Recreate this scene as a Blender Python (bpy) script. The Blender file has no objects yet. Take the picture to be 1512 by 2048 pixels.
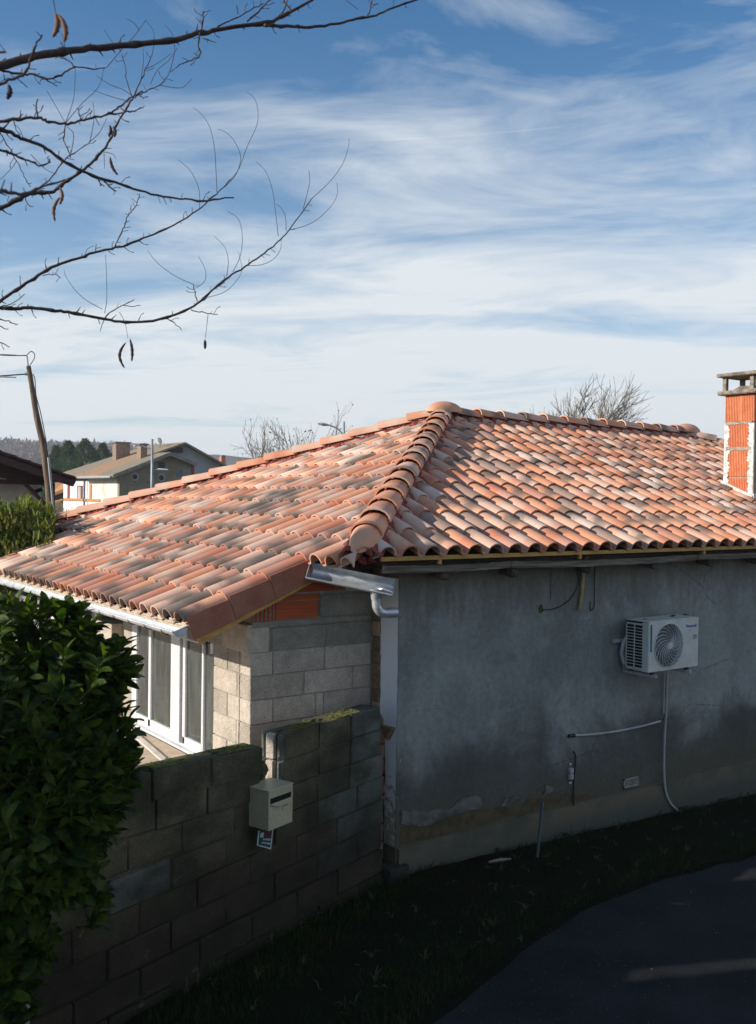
import bpy, bmesh, math, random
import numpy as np
from mathutils import Vector, Matrix
random.seed(7)
rng = np.random.default_rng(7)
S = bpy.context.scene
COL = S.collection

# ------------------------------------------------------------------ camera, sky, sun, exposure
FOC = 1973.12
CAM = Vector((-5.333, -7.1, 3.466))
_y, _p, _r = (math.radians(a) for a in (35.628, .958, .775))
_cy, _sy, _cp, _sp, _cr, _sr = math.cos(_y), math.sin(_y), math.cos(_p), math.sin(_p), math.cos(_r), math.sin(_r)
MV = (Matrix(((_cr, -_sr, 0), (_sr, _cr, 0), (0, 0, 1))) @ Matrix(((1, 0, 0), (0, _cp, -_sp), (0, _sp, _cp)))
      @ Matrix(((_cy, -_sy, 0), (0, 0, -1), (_sy, _cy, 0))))
cd = bpy.data.cameras.new('camera')
cam = bpy.data.objects.new('camera', cd); COL.objects.link(cam)
R3 = Matrix((MV[0], -MV[1], -MV[2])).transposed()
cam.matrix_world = Matrix.Translation(CAM) @ R3.to_4x4()
cd.sensor_fit = 'VERTICAL'; cd.sensor_height = 36.0; cd.sensor_width = 24
cd.lens = FOC / 2048 * 36
cd.clip_start = .05; cd.clip_end = 6000
cd.dof.use_dof = True; cd.dof.focus_distance = 9.5; cd.dof.aperture_fstop = 6.3
S.camera = cam
S.render.resolution_x, S.render.resolution_y = 756, 1024

SUN = Vector((-1, .38, .46)).normalized()
w = bpy.data.worlds.new('World'); S.world = w; w.use_nodes = True
nt = w.node_tree; N = nt.nodes; L = nt.links; N.clear()
def wn(t, **k):
    n = N.new(t)
    for a, b in k.items(): setattr(n, a, b)
    return n
def wmath(op, a, b=None, c=None, clamp=False):
    n = wn('ShaderNodeMath', operation=op, use_clamp=clamp)
    for i, v in enumerate((a, b, c)):
        if v is None: continue
        if isinstance(v, (int, float)): n.inputs[i].default_value = v
        else: L.new(v, n.inputs[i])
    return n.outputs[0]
sky = wn('ShaderNodeTexSky', sky_type='NISHITA', sun_disc=False)
sky.sun_elevation = math.asin(SUN.z); sky.sun_rotation = math.atan2(SUN.x, SUN.y)
sky.air_density = 1.0; sky.dust_density = .6; sky.ozone_density = 2.2; sky.altitude = 200
SKY_STR = .088
tc = wn('ShaderNodeTexCoord')
# turn the dome so that the cloud streaks run across the view
mp = wn('ShaderNodeMapping', vector_type='POINT'); mp.inputs['Rotation'].default_value = (0, 0, math.radians(35.6))
L.new(tc.outputs['Generated'], mp.inputs['Vector'])
sp = wn('ShaderNodeSeparateXYZ'); L.new(mp.outputs[0], sp.inputs[0])
sx, sy_, sz = sp.outputs
zz = wmath('MAXIMUM', sz, 0.0)
den = wmath('ADD', zz, .10)
cx = wmath('DIVIDE', sx, den); cyy = wmath('DIVIDE', sy_, den)
# streaks tilt gently down to the right
cbx = wmath('ADD', cx, wmath('MULTIPLY', cyy, -.25)); cby = wmath('ADD', cyy, wmath('MULTIPLY', cx, .22))
cmb = wn('ShaderNodeCombineXYZ'); L.new(wmath('MULTIPLY', cbx, .85), cmb.inputs[0]); L.new(wmath('MULTIPLY', cby, 1.7), cmb.inputs[1])
cmb.inputs[2].default_value = 3.7
n1 = wn('ShaderNodeTexNoise'); n1.inputs['Scale'].default_value = 1.15; n1.inputs['Detail'].default_value = 9
n1.inputs['Roughness'].default_value = .62; n1.inputs['Distortion'].default_value = .55
L.new(cmb.outputs[0], n1.inputs['Vector'])
n2 = wn('ShaderNodeTexNoise'); n2.inputs['Scale'].default_value = .45; n2.inputs['Detail'].default_value = 3
L.new(cmb.outputs[0], n2.inputs['Vector'])
mix = wmath('ADD', wmath('MULTIPLY', n1.outputs[0], .62), wmath('MULTIPLY', n2.outputs[0], .38))
# less cloud high up, a milky veil low down (real haze near the horizon)
cov = wmath('SUBTRACT', .612, wmath('MULTIPLY', wmath('POWER', wmath('SUBTRACT', 1.0, wmath('MINIMUM', wmath('MULTIPLY', zz, 2.1), 1.0)), 1.3), .28))
cl = wmath('MULTIPLY', wmath('SUBTRACT', mix, wmath('SUBTRACT', cov, .08)), 4.2, clamp=True)
cl = wmath('POWER', cl, 1.15)
veil = wmath('MULTIPLY', wmath('POWER', wmath('SUBTRACT', 1.0, wmath('MINIMUM', wmath('MULTIPLY', zz, 2.2), 1.0)), 1.6), .55)
cmb2 = wn('ShaderNodeCombineXYZ'); L.new(wmath('ADD', wmath('MULTIPLY', cx, .62), wmath('MULTIPLY', cyy, .30)), cmb2.inputs[0]); L.new(wmath('SUBTRACT', wmath('MULTIPLY', cyy, .75), wmath('MULTIPLY', cx, .35)), cmb2.inputs[1])
cmb2.inputs[2].default_value = 8.3
n3 = wn('ShaderNodeTexNoise'); n3.inputs['Scale'].default_value = 1.9; n3.inputs['Detail'].default_value = 10
n3.inputs['Roughness'].default_value = .60; n3.inputs['Distortion'].default_value = 1.5
L.new(cmb2.outputs[0], n3.inputs['Vector'])
side = wmath('MULTIPLY', wmath('ADD', sx, .04), 1.3)
hi = wmath('MULTIPLY', wmath('ADD', wmath('SUBTRACT', n3.outputs[0], .50), wmath('MULTIPLY', side, .22)), 4.0, clamp=True)
hi = wmath('MULTIPLY', hi, .46)
den2 = wmath('MINIMUM', wmath('ADD', wmath('MAXIMUM', wmath('MULTIPLY', cl, .88), hi), veil), .95)
# a thin condensation trail high above
tr = wmath('ABSOLUTE', wmath('SUBTRACT', sz, wmath('ADD', .337, wmath('MULTIPLY', sx, .05))))
trm = wmath('MULTIPLY', wmath('SUBTRACT', 1.0, wmath('MINIMUM', wmath('MULTIPLY', tr, 900.), 1.0)),
            wmath('MULTIPLY', wmath('GREATER_THAN', sx, 0.0), wmath('LESS_THAN', sx, .165)))
trm = wmath('MULTIPLY', trm, .10)
den3 = wmath('MINIMUM', wmath('ADD', den2, trm), .97)
skc = wn('ShaderNodeVectorMath', operation='SCALE'); L.new(sky.outputs[0], skc.inputs[0]); skc.inputs['Scale'].default_value = 1.0
tint = wn('ShaderNodeMix', data_type='RGBA', blend_type='MULTIPLY'); tint.inputs['Factor'].default_value = 1
L.new(skc.outputs[0], tint.inputs[6]); tint.inputs[7].default_value = (.50, .97, 1.22, 1)
mx = wn('ShaderNodeMix', data_type='RGBA')
L.new(den3, mx.inputs['Factor']); L.new(tint.outputs[2], mx.inputs[6])
CLOUD = .71 / SKY_STR
mx.inputs[7].default_value = (CLOUD * .93, CLOUD * .98, CLOUD * 1.02, 1)
bg = wn('ShaderNodeBackground'); bg.inputs['Strength'].default_value = SKY_STR
L.new(mx.outputs[2], bg.inputs['Color'])
wo = wn('ShaderNodeOutputWorld'); L.new(bg.outputs[0], wo.inputs[0])

sd = bpy.data.lights.new('sun', 'SUN'); sd.energy = 5.0; sd.angle = math.radians(.5); sd.color = (1.0, .91, .79)
sun = bpy.data.objects.new('sun', sd); COL.objects.link(sun)
sun.rotation_euler = (-SUN).to_track_quat('-Z', 'Y').to_euler(); sun.location = (-20, 8, 12)
S.view_settings.view_transform = 'Standard'; S.view_settings.look = 'None'
S.view_settings.exposure = 0.32; S.view_settings.gamma = 1; S.view_settings.use_curve_mapping = False

# ------------------------------------------------------------------ survey helpers (sight lines onto known planes)
def ray(px, py):
    return MV.transposed() @ Vector(((px - 756) / FOC, (py - 1024) / FOC, 1))
def on(px, py, ax, v):
    d = ray(px, py); return CAM + d * ((v - CAM[ax]) / d[ax])
def onp(px, py, P, n):
    d = ray(px, py); n = Vector(n); return CAM + d * ((Vector(P) - CAM).dot(n) / d.dot(n))
def far(px, py, D):
    return CAM + ray(px, py) * D
def depth(P): return (MV @ (Vector(P) - CAM)).z
def pix(P):
    q = MV @ (Vector(P) - CAM); return 756 + FOC * q.x / q.z, 1024 + FOC * q.y / q.z, q.z

# ------------------------------------------------------------------ materials
def newmat(name):
    m = bpy.data.materials.new(name); m.use_nodes = True
    t = m.node_tree; t.nodes.clear()
    o = t.nodes.new('ShaderNodeOutputMaterial'); b = t.nodes.new('ShaderNodeBsdfPrincipled')
    t.links.new(b.outputs[0], o.inputs[0]); return m, t, b
class NT:
    def __init__(s, t): s.t = t
    def n(s, ty, **k):
        n = s.t.nodes.new(ty)
        for a, b in k.items(): setattr(n, a, b)
        return n
    def l(s, a, b): s.t.links.new(a, b)
    def m(s, op, a, b=None, c=None, clamp=False):
        n = s.n('ShaderNodeMath', operation=op, use_clamp=clamp)
        for i, v in enumerate((a, b, c)):
            if v is None: continue
            if isinstance(v, (int, float)): n.inputs[i].default_value = v
            else: s.l(v, n.inputs[i])
        return n.outputs[0]
    def noise(s, vec, scale, detail=5, rough=.55, dist=0):
        n = s.n('ShaderNodeTexNoise'); s.l(vec, n.inputs['Vector'])
        n.inputs['Scale'].default_value = scale; n.inputs['Detail'].default_value = detail
        n.inputs['Roughness'].default_value = rough; n.inputs['Distortion'].default_value = dist
        return n.outputs[0]
    def ramp(s, fac, stops):
        r = s.n('ShaderNodeValToRGB'); e = r.color_ramp.elements
        while len(e) < len(stops): e.new(.5)
        for i, (p, c) in enumerate(stops):
            e[i].position = p; e[i].color = (*c, 1) if len(c) == 3 else c
        s.l(fac, r.inputs[0]); return r.outputs[0]
    def mix(s, fac, a, b, mode='MIX'):
        n = s.n('ShaderNodeMix', data_type='RGBA', blend_type=mode)
        for i, v in ((0, fac), (6, a), (7, b)):
            if isinstance(v, (int, float)): n.inputs[i].default_value = v
            elif isinstance(v, tuple): n.inputs[i].default_value = (*v, 1)
            else: s.l(v, n.inputs[i])
        return n.outputs[2]
    def smooth(s, v, a, b):
        n = s.n('ShaderNodeMapRange', interpolation_type='SMOOTHSTEP'); s.l(v, n.inputs[0])
        n.inputs[1].default_value = a; n.inputs[2].default_value = b; return n.outputs[0]
    def scale(s, vec, v):
        n = s.n('ShaderNodeVectorMath', operation='MULTIPLY'); s.l(vec, n.inputs[0]); n.inputs[1].default_value = v; return n.outputs[0]
    def bump(s, bsdf, h, strength, dist=.01):
        b = s.n('ShaderNodeBump'); b.inputs['Strength'].default_value = strength; b.inputs['Distance'].default_value = dist
        s.l(h, b.inputs['Height']); s.l(b.outputs[0], bsdf.inputs['Normal'])
def simple(name, c1, c2=None, scale=8, rough=.8, metal=0, bump=.15, stretch=(1, 1, 1), fine=60, rnd=0, spec=.4, lo=.35, hi=.65):
    m, t, b = newmat(name); k = NT(t)
    pos = k.n('ShaderNodeNewGeometry').outputs['Position']; v = k.scale(pos, stretch)
    c2 = c2 or tuple(x * .8 for x in c1)
    f = k.smooth(k.noise(v, scale, 6), lo, hi)
    col = k.mix(f, c1, c2)
    fn = k.noise(v, fine, 3)
    col = k.mix(.35, col, k.ramp(fn, [(.3, (.55, .55, .55)), (.7, (1.3, 1.3, 1.3))]), 'MULTIPLY')
    if rnd:
        oi = k.n('ShaderNodeObjectInfo').outputs['Random']
        g = k.m('ADD', 1 - rnd, k.m('MULTIPLY', oi, 2 * rnd)); cc = k.n('ShaderNodeCombineXYZ')
        for i in range(3): k.l(g, cc.inputs[i])
        col = k.mix(1.0, col, cc.outputs[0], 'MULTIPLY')
    k.l(col, b.inputs['Base Color']); b.inputs['Roughness'].default_value = rough; b.inputs['Metallic'].default_value = metal
    b.inputs['Specular IOR Level'].default_value = spec
    if bump: k.bump(b, k.noise(v, fine, 5), bump, .008)
    return m

def tile_material():
    m, t, b = newmat('flamed_clay_tile'); k = NT(t)
    a = k.n('ShaderNodeAttribute', attribute_name='tint'); s = k.n('ShaderNodeSeparateColor'); k.l(a.outputs['Color'], s.inputs[0])
    A, B, Cc = s.outputs
    uv = k.n('ShaderNodeAttribute', attribute_name='along').outputs['Fac']
    pos = k.n('ShaderNodeNewGeometry').outputs['Position']
    base = k.ramp(A, [(0, (.63, .265, .145)), (.28, (.66, .325, .195)), (.48, (.66, .41, .30)), (.62, (.68, .52, .43)), (.74, (.54, .24, .16)), (.86, (.33, .24, .19)), (1, (.20, .165, .14))])
    nz = k.noise(pos, 9, 4)
    d = k.m('ABSOLUTE', k.m('SUBTRACT', k.m('ADD', uv, k.m('MULTIPLY', k.m('SUBTRACT', nz, .5), .5)), B))
    f = k.m('SUBTRACT', 1.0, k.smooth(d, .03, .38))
    blot = k.ramp(Cc, [(0, (.66, .47, .36)), (.38, (.66, .47, .36)), (.45, (.55, .20, .11)), (.58, (.55, .20, .11)), (.64, (.17, .135, .105)), (1, (.13, .11, .09))])
    col = k.mix(k.m('MULTIPLY', f, .82), base, blot)
    fn = k.noise(pos, 120, 3); col = k.mix(.3, col, k.ramp(fn, [(.3, (.7, .7, .7)), (.7, (1.2, 1.2, 1.2))]), 'MULTIPLY')
    big = k.noise(pos, 2.5, 4); col = k.mix(.3, col, k.ramp(big, [(.35, (.75, .72, .7)), (.65, (1.1, 1.1, 1.1))]), 'MULTIPLY')
    grime = k.smooth(k.noise(pos, 7, 8, .72), .60, .78); col = k.mix(k.m('MULTIPLY', grime, .5), col, (.16, .135, .10))
    lich = k.smooth(k.noise(pos, 26, 5, .6), .69, .74); col = k.mix(k.m('MULTIPLY', lich, .55), col, (.55, .50, .36))
    k.l(col, b.inputs['Base Color']); b.inputs['Roughness'].default_value = .62; b.inputs['Specular IOR Level'].default_value = .35
    k.bump(b, fn, .12, .004); return m
M = {}
M['tile'] = tile_material()
M['ridge'] = simple('ridge_clay', (.58, .25, .15), (.62, .38, .27), 3.2, .62, bump=.08, fine=90, rnd=.10)
M['verge'] = simple('verge_clay', (.33, .105, .06), (.40, .16, .10), 5, .6, bump=.08, fine=90, rnd=.12)
M['red'] = simple('red_ridge_flashing', (.27, .045, .03), (.19, .03, .022), 30, .75, bump=.6, fine=45)
M['zinc'] = simple('galvanised_zinc', (.66, .69, .71), (.50, .53, .56), 7, .36, metal=.55, bump=.03, stretch=(1, 1, 3), fine=30)
M['zinc2'] = simple('painted_zinc', (.62, .64, .65), (.50, .52, .54), 6, .45, metal=.25, bump=.03, fine=40)
M['cream'] = simple('cream_eave_board', (.62, .50, .38), (.42, .31, .21), 12, .8, bump=.2, stretch=(3, 1, 3), fine=40)
M['yellow'] = simple('yellow_treated_wood', (.62, .36, .09), (.48, .27, .08), 6, .7, bump=.1, stretch=(1, 4, 4), fine=30)
M['oldwood'] = simple('weathered_board', (.36, .32, .27), (.15, .13, .105), 9, .9, bump=.5, stretch=(.25, 3, 4), fine=30)
M['darkwood'] = simple('dark_maroon_timber', (.085, .032, .026), (.05, .02, .018), 9, .7, bump=.2, stretch=(.5, 1, 3), fine=30)
M['stonefoot'] = simple('rafter_end_wood', (.13, .11, .09), (.06, .05, .04), 14, .9, bump=.4)
M['white'] = simple('white_aluminium', (.66, .67, .68), (.60, .61, .63), 3, .35, bump=0, spec=.5)
M['hollow'] = simple('orange_hollow_brick', (.50, .11, .035), (.42, .085, .03), 10, .8, bump=.5, stretch=(.2, .2, 6), fine=22, rnd=.1)
M['hollowdark'] = simple('brick_cell', (.05, .015, .008), None, 10, .9)
M['chimbrick'] = simple('chimney_brick', (.62, .20, .085), (.55, .16, .07), 10, .75, bump=.1, rnd=.06)
M['cement'] = simple('cement_mortar', (.36, .33, .28), (.26, .24, .20), 16, .95, bump=.6, fine=40)
M['capstone'] = simple('chimney_cowl_concrete', (.30, .25, .19), (.13, .11, .09), 14, .9, bump=.5)
M['whitewash'] = simple('white_plaster_smear', (.74, .73, .70), (.50, .44, .38), 16, .9, bump=.5)
M['acbody'] = simple('air_unit_enamel', (.62, .63, .58), (.54, .55, .51), 5, .45, bump=.02, spec=.45)
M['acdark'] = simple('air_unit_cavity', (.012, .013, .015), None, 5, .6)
M['acwire'] = simple('grille_wire', (.62, .65, .67), None, 5, .4, metal=.3, bump=0)
M['fan'] = simple('fan_blade', (.045, .05, .055), None, 5, .5, bump=0)
M['blueink'] = simple('blue_print', (.0, .10, .50), None, 5, .5, bump=0)
M['teal'] = simple('teal_print', (.0, .16, .22), None, 5, .5, bump=0)
M['greenink'] = simple('green_print', (.0, .20, .15), None, 5, .5, bump=0)
M['pvc'] = simple('grey_pipe', (.42, .43, .44), (.34, .35, .36), 8, .5, bump=.05)
M['pvcyel'] = simple('yellowed_pipe', (.38, .30, .14), (.30, .23, .11), 8, .5, bump=.1)
M['cable'] = simple('black_cable', (.012, .012, .014), None, 8, .5, bump=0)
M['box'] = simple('beige_mailbox_paint', (.46, .42, .28), (.42, .38, .26), 6, .42, bump=.03, spec=.5)
M['boxside'] = M['box']
M['black'] = simple('dark_slot', (.006, .006, .007), None, 5, .9, bump=0)
M['paper'] = simple('paper_white', (.52, .60, .62), None, 5, .8, bump=0)
M['paperdark'] = simple('printed_dark_green', (.02, .06, .06), None, 5, .8, bump=0)
M['paperred'] = simple('printed_red', (.12, .015, .02), None, 5, .8, bump=0)
M['mossstone'] = simple('mossy_rubble', (.10, .08, .025), (.05, .045, .03), 25, .95, bump=.8)
M['moss'] = simple('moss', (.17, .17, .025), (.09, .10, .02), 25, 1, bump=.6, fine=80)
M['slab'] = simple('terrace_concrete', (.56, .44, .33), (.46, .36, .27), 5, .9, bump=.2)
M['slabpale'] = simple('pale_concrete_strip', (.66, .60, .52), None, 9, .9, bump=.2)
M['cloth'] = simple('yellow_green_cloth', (.52, .60, .07), (.42, .50, .06), 12, .9, bump=.2)
M['curtain'] = simple('white_curtain', (.55, .56, .62), None, 12, .9, bump=.2, stretch=(1, 6, .2))
M['room'] = simple('dark_room', (.09, .09, .085), None, 3, .9)
M['navy'] = simple('navy_tarpaulin', (.012, .014, .07), None, 5, .6)
M['greywall'] = simple('grey_metal_panel', (.26, .25, .25), (.20, .20, .20), 4, .6)
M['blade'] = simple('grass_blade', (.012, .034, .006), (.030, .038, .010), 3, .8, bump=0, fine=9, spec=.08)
M['pole'] = simple('weathered_pole', (.22, .15, .10), (.11, .08, .055), 3, .95, bump=.5, stretch=(6, 6, .4), fine=14)
M['lamp'] = simple('grey_lamp_metal', (.34, .38, .40), None, 5, .5, metal=.3, bump=0)
M['ochrelow'] = simple('bare_earth_patch', (.10, .075, .038), (.06, .045, .026), 9, .95, bump=.8)
M['flake'] = simple('loose_render_flake', (.15, .145, .13), (.07, .07, .062), 8, .95, bump=.9, fine=30)
M['ochre'] = simple('ochre_rubble', (.24, .165, .09), (.17, .11, .065), 16, .95, bump=.8, rnd=.2)
M['pinkstone'] = simple('pink_brick_rubble', (.42, .25, .18), (.33, .22, .16), 18, .95, bump=.7)
M['metalpost'] = simple('blue_grey_steel', (.13, .17, .20), None, 6, .5, metal=.5, bump=.05)
M['deck'] = simple('roof_underlay', (.07, .03, .02), None, 5, .9)

def wall_material():
    m, t, b = newmat('old_grey_render'); k = NT(t)
    pos = k.n('ShaderNodeNewGeometry').outputs['Position']; sp = k.n('ShaderNodeSeparateXYZ'); k.l(pos, sp.inputs[0])
    x, y, z = sp.outputs
    big = k.noise(pos, .75, 6, .6, .4); mid = k.noise(k.scale(pos, (1, 1, .8)), 3.0, 9, .70, .3)
    st = k.noise(k.scale(pos, (4, 1, .7)), 1.6, 6, .68)
    col = k.mix(k.smooth(big, .34, .66), (.170, .184, .174), (.285, .305, .292))
    col = k.mix(k.m('MULTIPLY', k.smooth(mid, .48, .72), .42), col, (.36, .385, .372))
    col = k.mix(k.m('MULTIPLY', k.smooth(st, .52, .75), .35), col, (.13, .14, .13))
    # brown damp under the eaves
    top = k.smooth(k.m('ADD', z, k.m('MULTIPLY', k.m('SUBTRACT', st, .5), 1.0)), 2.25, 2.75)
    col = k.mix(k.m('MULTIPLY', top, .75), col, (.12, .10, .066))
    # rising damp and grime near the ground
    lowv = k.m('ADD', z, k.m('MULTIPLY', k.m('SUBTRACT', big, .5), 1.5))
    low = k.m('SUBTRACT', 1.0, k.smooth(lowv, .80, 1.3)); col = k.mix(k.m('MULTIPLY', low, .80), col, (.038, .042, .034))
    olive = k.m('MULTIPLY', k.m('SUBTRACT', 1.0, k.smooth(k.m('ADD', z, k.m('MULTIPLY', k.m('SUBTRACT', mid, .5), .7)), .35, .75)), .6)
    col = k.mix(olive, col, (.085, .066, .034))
    blot = k.noise(k.scale(pos, (.8, 1, 1.2)), 1.15, 3); bl = k.smooth(blot, .63, .70)
    col = k.mix(k.m('MULTIPLY', bl, .35), col, (.09, .11, .12))
    spk = k.noise(k.scale(pos, (1, 1, .35)), 34, 2); col = k.mix(k.m('MULTIPLY', k.smooth(spk, .70, .76), .5), col, (.55, .58, .58))
    mott = k.noise(pos, 17, 7, .75); col = k.mix(.7, col, k.ramp(mott, [(.28, (.62, .62, .62)), (.72, (1.28, 1.28, 1.28))]), 'MULTIPLY')
    vo_ = k.n('ShaderNodeTexVoronoi', feature='DISTANCE_TO_EDGE'); k.l(k.scale(pos, (1, 1, 1.3)), vo_.inputs['Vector']); vo_.inputs['Scale'].default_value = .9
    crk = k.m('SUBTRACT', 1.0, k.smooth(k.m('ADD', vo_.outputs['Distance'], k.m('MULTIPLY', k.m('SUBTRACT', mott, .5), .06)), .0, .012)); col = k.mix(k.m('MULTIPLY', crk, k.m('MULTIPLY', k.smooth(big, .5, .6), .6)), col, (.05, .05, .045))
    spk2 = k.noise(pos, 55, 2); col = k.mix(k.m('MULTIPLY', k.smooth(spk2, .68, .74), .6), col, (.05, .05, .05))
    k.l(col, b.inputs['Base Color']); b.inputs['Roughness'].default_value = .93
    k.bump(b, k.m('ADD', k.noise(pos, 60, 6), k.m('MULTIPLY', mid, 2)), .5, .006); return m
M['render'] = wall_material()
def plinth_material():
    m, t, b = newmat('plinth_cement'); k = NT(t)
    pos = k.n('ShaderNodeNewGeometry').outputs['Position']; sp = k.n('ShaderNodeSeparateXYZ'); k.l(pos, sp.inputs[0])
    big = k.noise(pos, 2.2, 7, .62)
    col = k.mix(k.smooth(big, .35, .65), (.135, .11, .075), (.07, .07, .052))
    damp = k.m('SUBTRACT', 1.0, k.smooth(k.m('ADD', sp.outputs[2], k.m('MULTIPLY', k.m('SUBTRACT', big, .5), .5)), -.02, .2))
    col = k.mix(k.m('MULTIPLY', damp, .8), col, (.045, .055, .05))
    k.l(col, b.inputs['Base Color']); b.inputs['Roughness'].default_value = .95
    k.bump(b, k.noise(pos, 45, 6), .7, .008); return m
M['plinth'] = plinth_material()
def block_material(name, c1, c2, mossy):
    m, t, b = newmat(name); k = NT(t)
    g = k.n('ShaderNodeNewGeometry'); pos = g.outputs['Position']
    oi = k.n('ShaderNodeObjectInfo').outputs['Random']
    big = k.noise(pos, 2.6, 6, .6, .3)
    col = k.mix(k.smooth(big, .35, .65), c1, c2)
    gg = k.m('ADD', .84, k.m('MULTIPLY', oi, .32)); cc = k.n('ShaderNodeCombineXYZ')
    for i in range(3): k.l(gg, cc.inputs[i])
    col = k.mix(1.0, col, cc.outputs[0], 'MULTIPLY')
    pore = k.smooth(k.noise(pos, 62, 2), .66, .72); col = k.mix(k.m('MULTIPLY', pore, .6), col, (.05, .045, .04))
    st = k.noise(pos, 11, 6, .7); col = k.mix(.6, col, k.ramp(st, [(.3, (.68, .67, .64)), (.7, (1.2, 1.2, 1.2))]), 'MULTIPLY')
    fn = k.noise(pos, 130, 3, .7); col = k.mix(.55, col, k.ramp(fn, [(.32, (.45, .45, .45)), (.5, (1, 1, 1)), (.72, (1.45, 1.45, 1.45))]), 'MULTIPLY')
    if mossy:
        sn = k.n('ShaderNodeSeparateXYZ'); k.l(g.outputs['Normal'], sn.inputs[0])
        sp = k.n('ShaderNodeSeparateXYZ'); k.l(pos, sp.inputs[0])
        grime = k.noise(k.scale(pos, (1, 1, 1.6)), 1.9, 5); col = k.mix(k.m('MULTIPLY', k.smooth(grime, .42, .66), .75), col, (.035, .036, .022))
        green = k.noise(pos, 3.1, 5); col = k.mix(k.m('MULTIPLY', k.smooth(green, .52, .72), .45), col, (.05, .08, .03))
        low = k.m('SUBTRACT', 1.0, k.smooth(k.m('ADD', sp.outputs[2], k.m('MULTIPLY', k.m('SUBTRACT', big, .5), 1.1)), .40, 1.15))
        col = k.mix(k.m('MULTIPLY', low, .80), col, (.022, .016, .012))  # lower rows darkened in the colour to deepen the shade at the foot
        eff = k.noise(k.scale(pos, (1, 1, 2)), 6, 7, .7); col = k.mix(k.m('MULTIPLY', k.smooth(eff, .62, .74), .4), col, (.26, .28, .28))
    k.l(col, b.inputs['Base Color']); b.inputs['Roughness'].default_value = .95; b.inputs['Specular IOR Level'].default_value = .2
    k.bump(b, k.m('ADD', fn, k.m('MULTIPLY', k.noise(pos, 34, 5, .7), 2.5)), .9, .012); return m
M['block'] = block_material('concrete_block', (.60, .53, .45), (.50, .44, .375), False)
M['blockgrey'] = block_material('grey_concrete_block', (.36, .34, .29), (.28, .27, .23), False)
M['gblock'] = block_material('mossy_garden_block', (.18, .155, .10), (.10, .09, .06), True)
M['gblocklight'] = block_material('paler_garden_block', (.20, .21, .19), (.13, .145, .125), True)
def paint_material():
    m, t, b = newmat('peeling_white_paint'); k = NT(t)
    pos = k.n('ShaderNodeNewGeometry').outputs['Position']; sp = k.n('ShaderNodeSeparateXYZ'); k.l(pos, sp.inputs[0])
    f = k.noise(pos, 14, 6, .7)
    low = k.m('SUBTRACT', 1.0, k.smooth(sp.outputs[2], .3, 1.3))
    col = k.mix(k.smooth(k.m('ADD', f, k.m('MULTIPLY', low, .22)), .62, .72), (.78, .80, .82), (.26, .22, .16))
    col = k.mix(k.m('MULTIPLY', low, .55), col, (.34, .31, .22))
    k.l(col, b.inputs['Base Color']); b.inputs['Roughness'].default_value = .7; k.bump(b, f, .4, .004); return m
M['paint'] = paint_material()
def asphalt_material():
    m, t, b = newmat('asphalt'); k = NT(t)
    pos = k.n('ShaderNodeNewGeometry').outputs['Position']
    big = k.noise(pos, 1.3, 5); col = k.mix(k.smooth(big, .3, .7), (.014, .016, .018), (.026, .029, .032))
    fn = k.noise(pos, 110, 3, .7); col = k.mix(.7, col, k.ramp(fn, [(.35, (.45, .45, .45)), (.62, (1.2, 1.2, 1.2)), (.75, (3.2, 3.0, 2.7))]), 'MULTIPLY')
    spk = k.noise(pos, 36, 2); col = k.mix(k.m('MULTIPLY', k.smooth(spk, .73, .76), .8), col, (.32, .27, .2))
    k.l(col, b.inputs['Base Color']); b.inputs['Roughness'].default_value = .85; b.inputs['Specular IOR Level'].default_value = .12; k.bump(b, fn, .8, .008); return m
M['asphalt'] = asphalt_material()
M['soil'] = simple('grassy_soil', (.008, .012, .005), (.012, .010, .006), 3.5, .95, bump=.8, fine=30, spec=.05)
M['far_ground'] = simple('far_fields', (.10, .14, .05), (.13, .12, .06), .02, .95, bump=0, fine=.4)
def leaf_material(name, c1, c2, trans=.25, rough=.35, scale=6, spec=.5):
    m, t, b = newmat(name); k = NT(t)
    pos = k.n('ShaderNodeNewGeometry').outputs['Position']
    col = k.mix(k.smooth(k.noise(pos, scale, 3), .35, .65), c1, c2)
    k.l(col, b.inputs['Base Color']); b.inputs['Roughness'].default_value = rough; b.inputs['Specular IOR Level'].default_value = spec
    tr = k.n('ShaderNodeBsdfTranslucent'); k.l(k.mix(1.0, col, (1.5, 1.6, .5), 'MULTIPLY'), tr.inputs[0])
    ms = k.n('ShaderNodeMixShader'); ms.inputs[0].default_value = trans
    out = [n for n in t.nodes if n.type == 'OUTPUT_MATERIAL'][0]
    k.l(b.outputs[0], ms.inputs[1]); k.l(tr.outputs[0], ms.inputs[2]); k.l(ms.outputs[0], out.inputs[0]); return m
M['laurel'] = leaf_material('laurel_leaf', (.006, .026, .004), (.075, .115, .012), .48, .46, 11, .2)
M['laurelstem'] = simple('laurel_stem', (.20, .22, .07), (.12, .10, .05), 9, .7)
M['hedge'] = leaf_material('hedge_foliage', (.09, .14, .025), (.17, .17, .045), .25, .7, 3, .2)
M['conifer'] = leaf_material('conifer_needles', (.035, .085, .045), (.06, .12, .05), .15, .8, .8, .2)
M['autumn'] = leaf_material('autumn_leaf', (.30, .16, .03), (.16, .10, .05), .3, .8, .8, .2)
M['bark'] = simple('branch_bark', (.085, .06, .055), (.05, .035, .035), 40, .85, bump=.4)
M['barkl'] = simple('grey_bark', (.30, .26, .22), (.22, .20, .17), 4, .9, bump=0)
M['pod'] = simple('dry_seed_pod', (.07, .035, .045), (.035, .02, .035), 30, .8, bump=.3)
M['podbrown'] = simple('brown_seed_pod', (.24, .12, .07), (.12, .06, .045), 60, .8, bump=.3)
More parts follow.
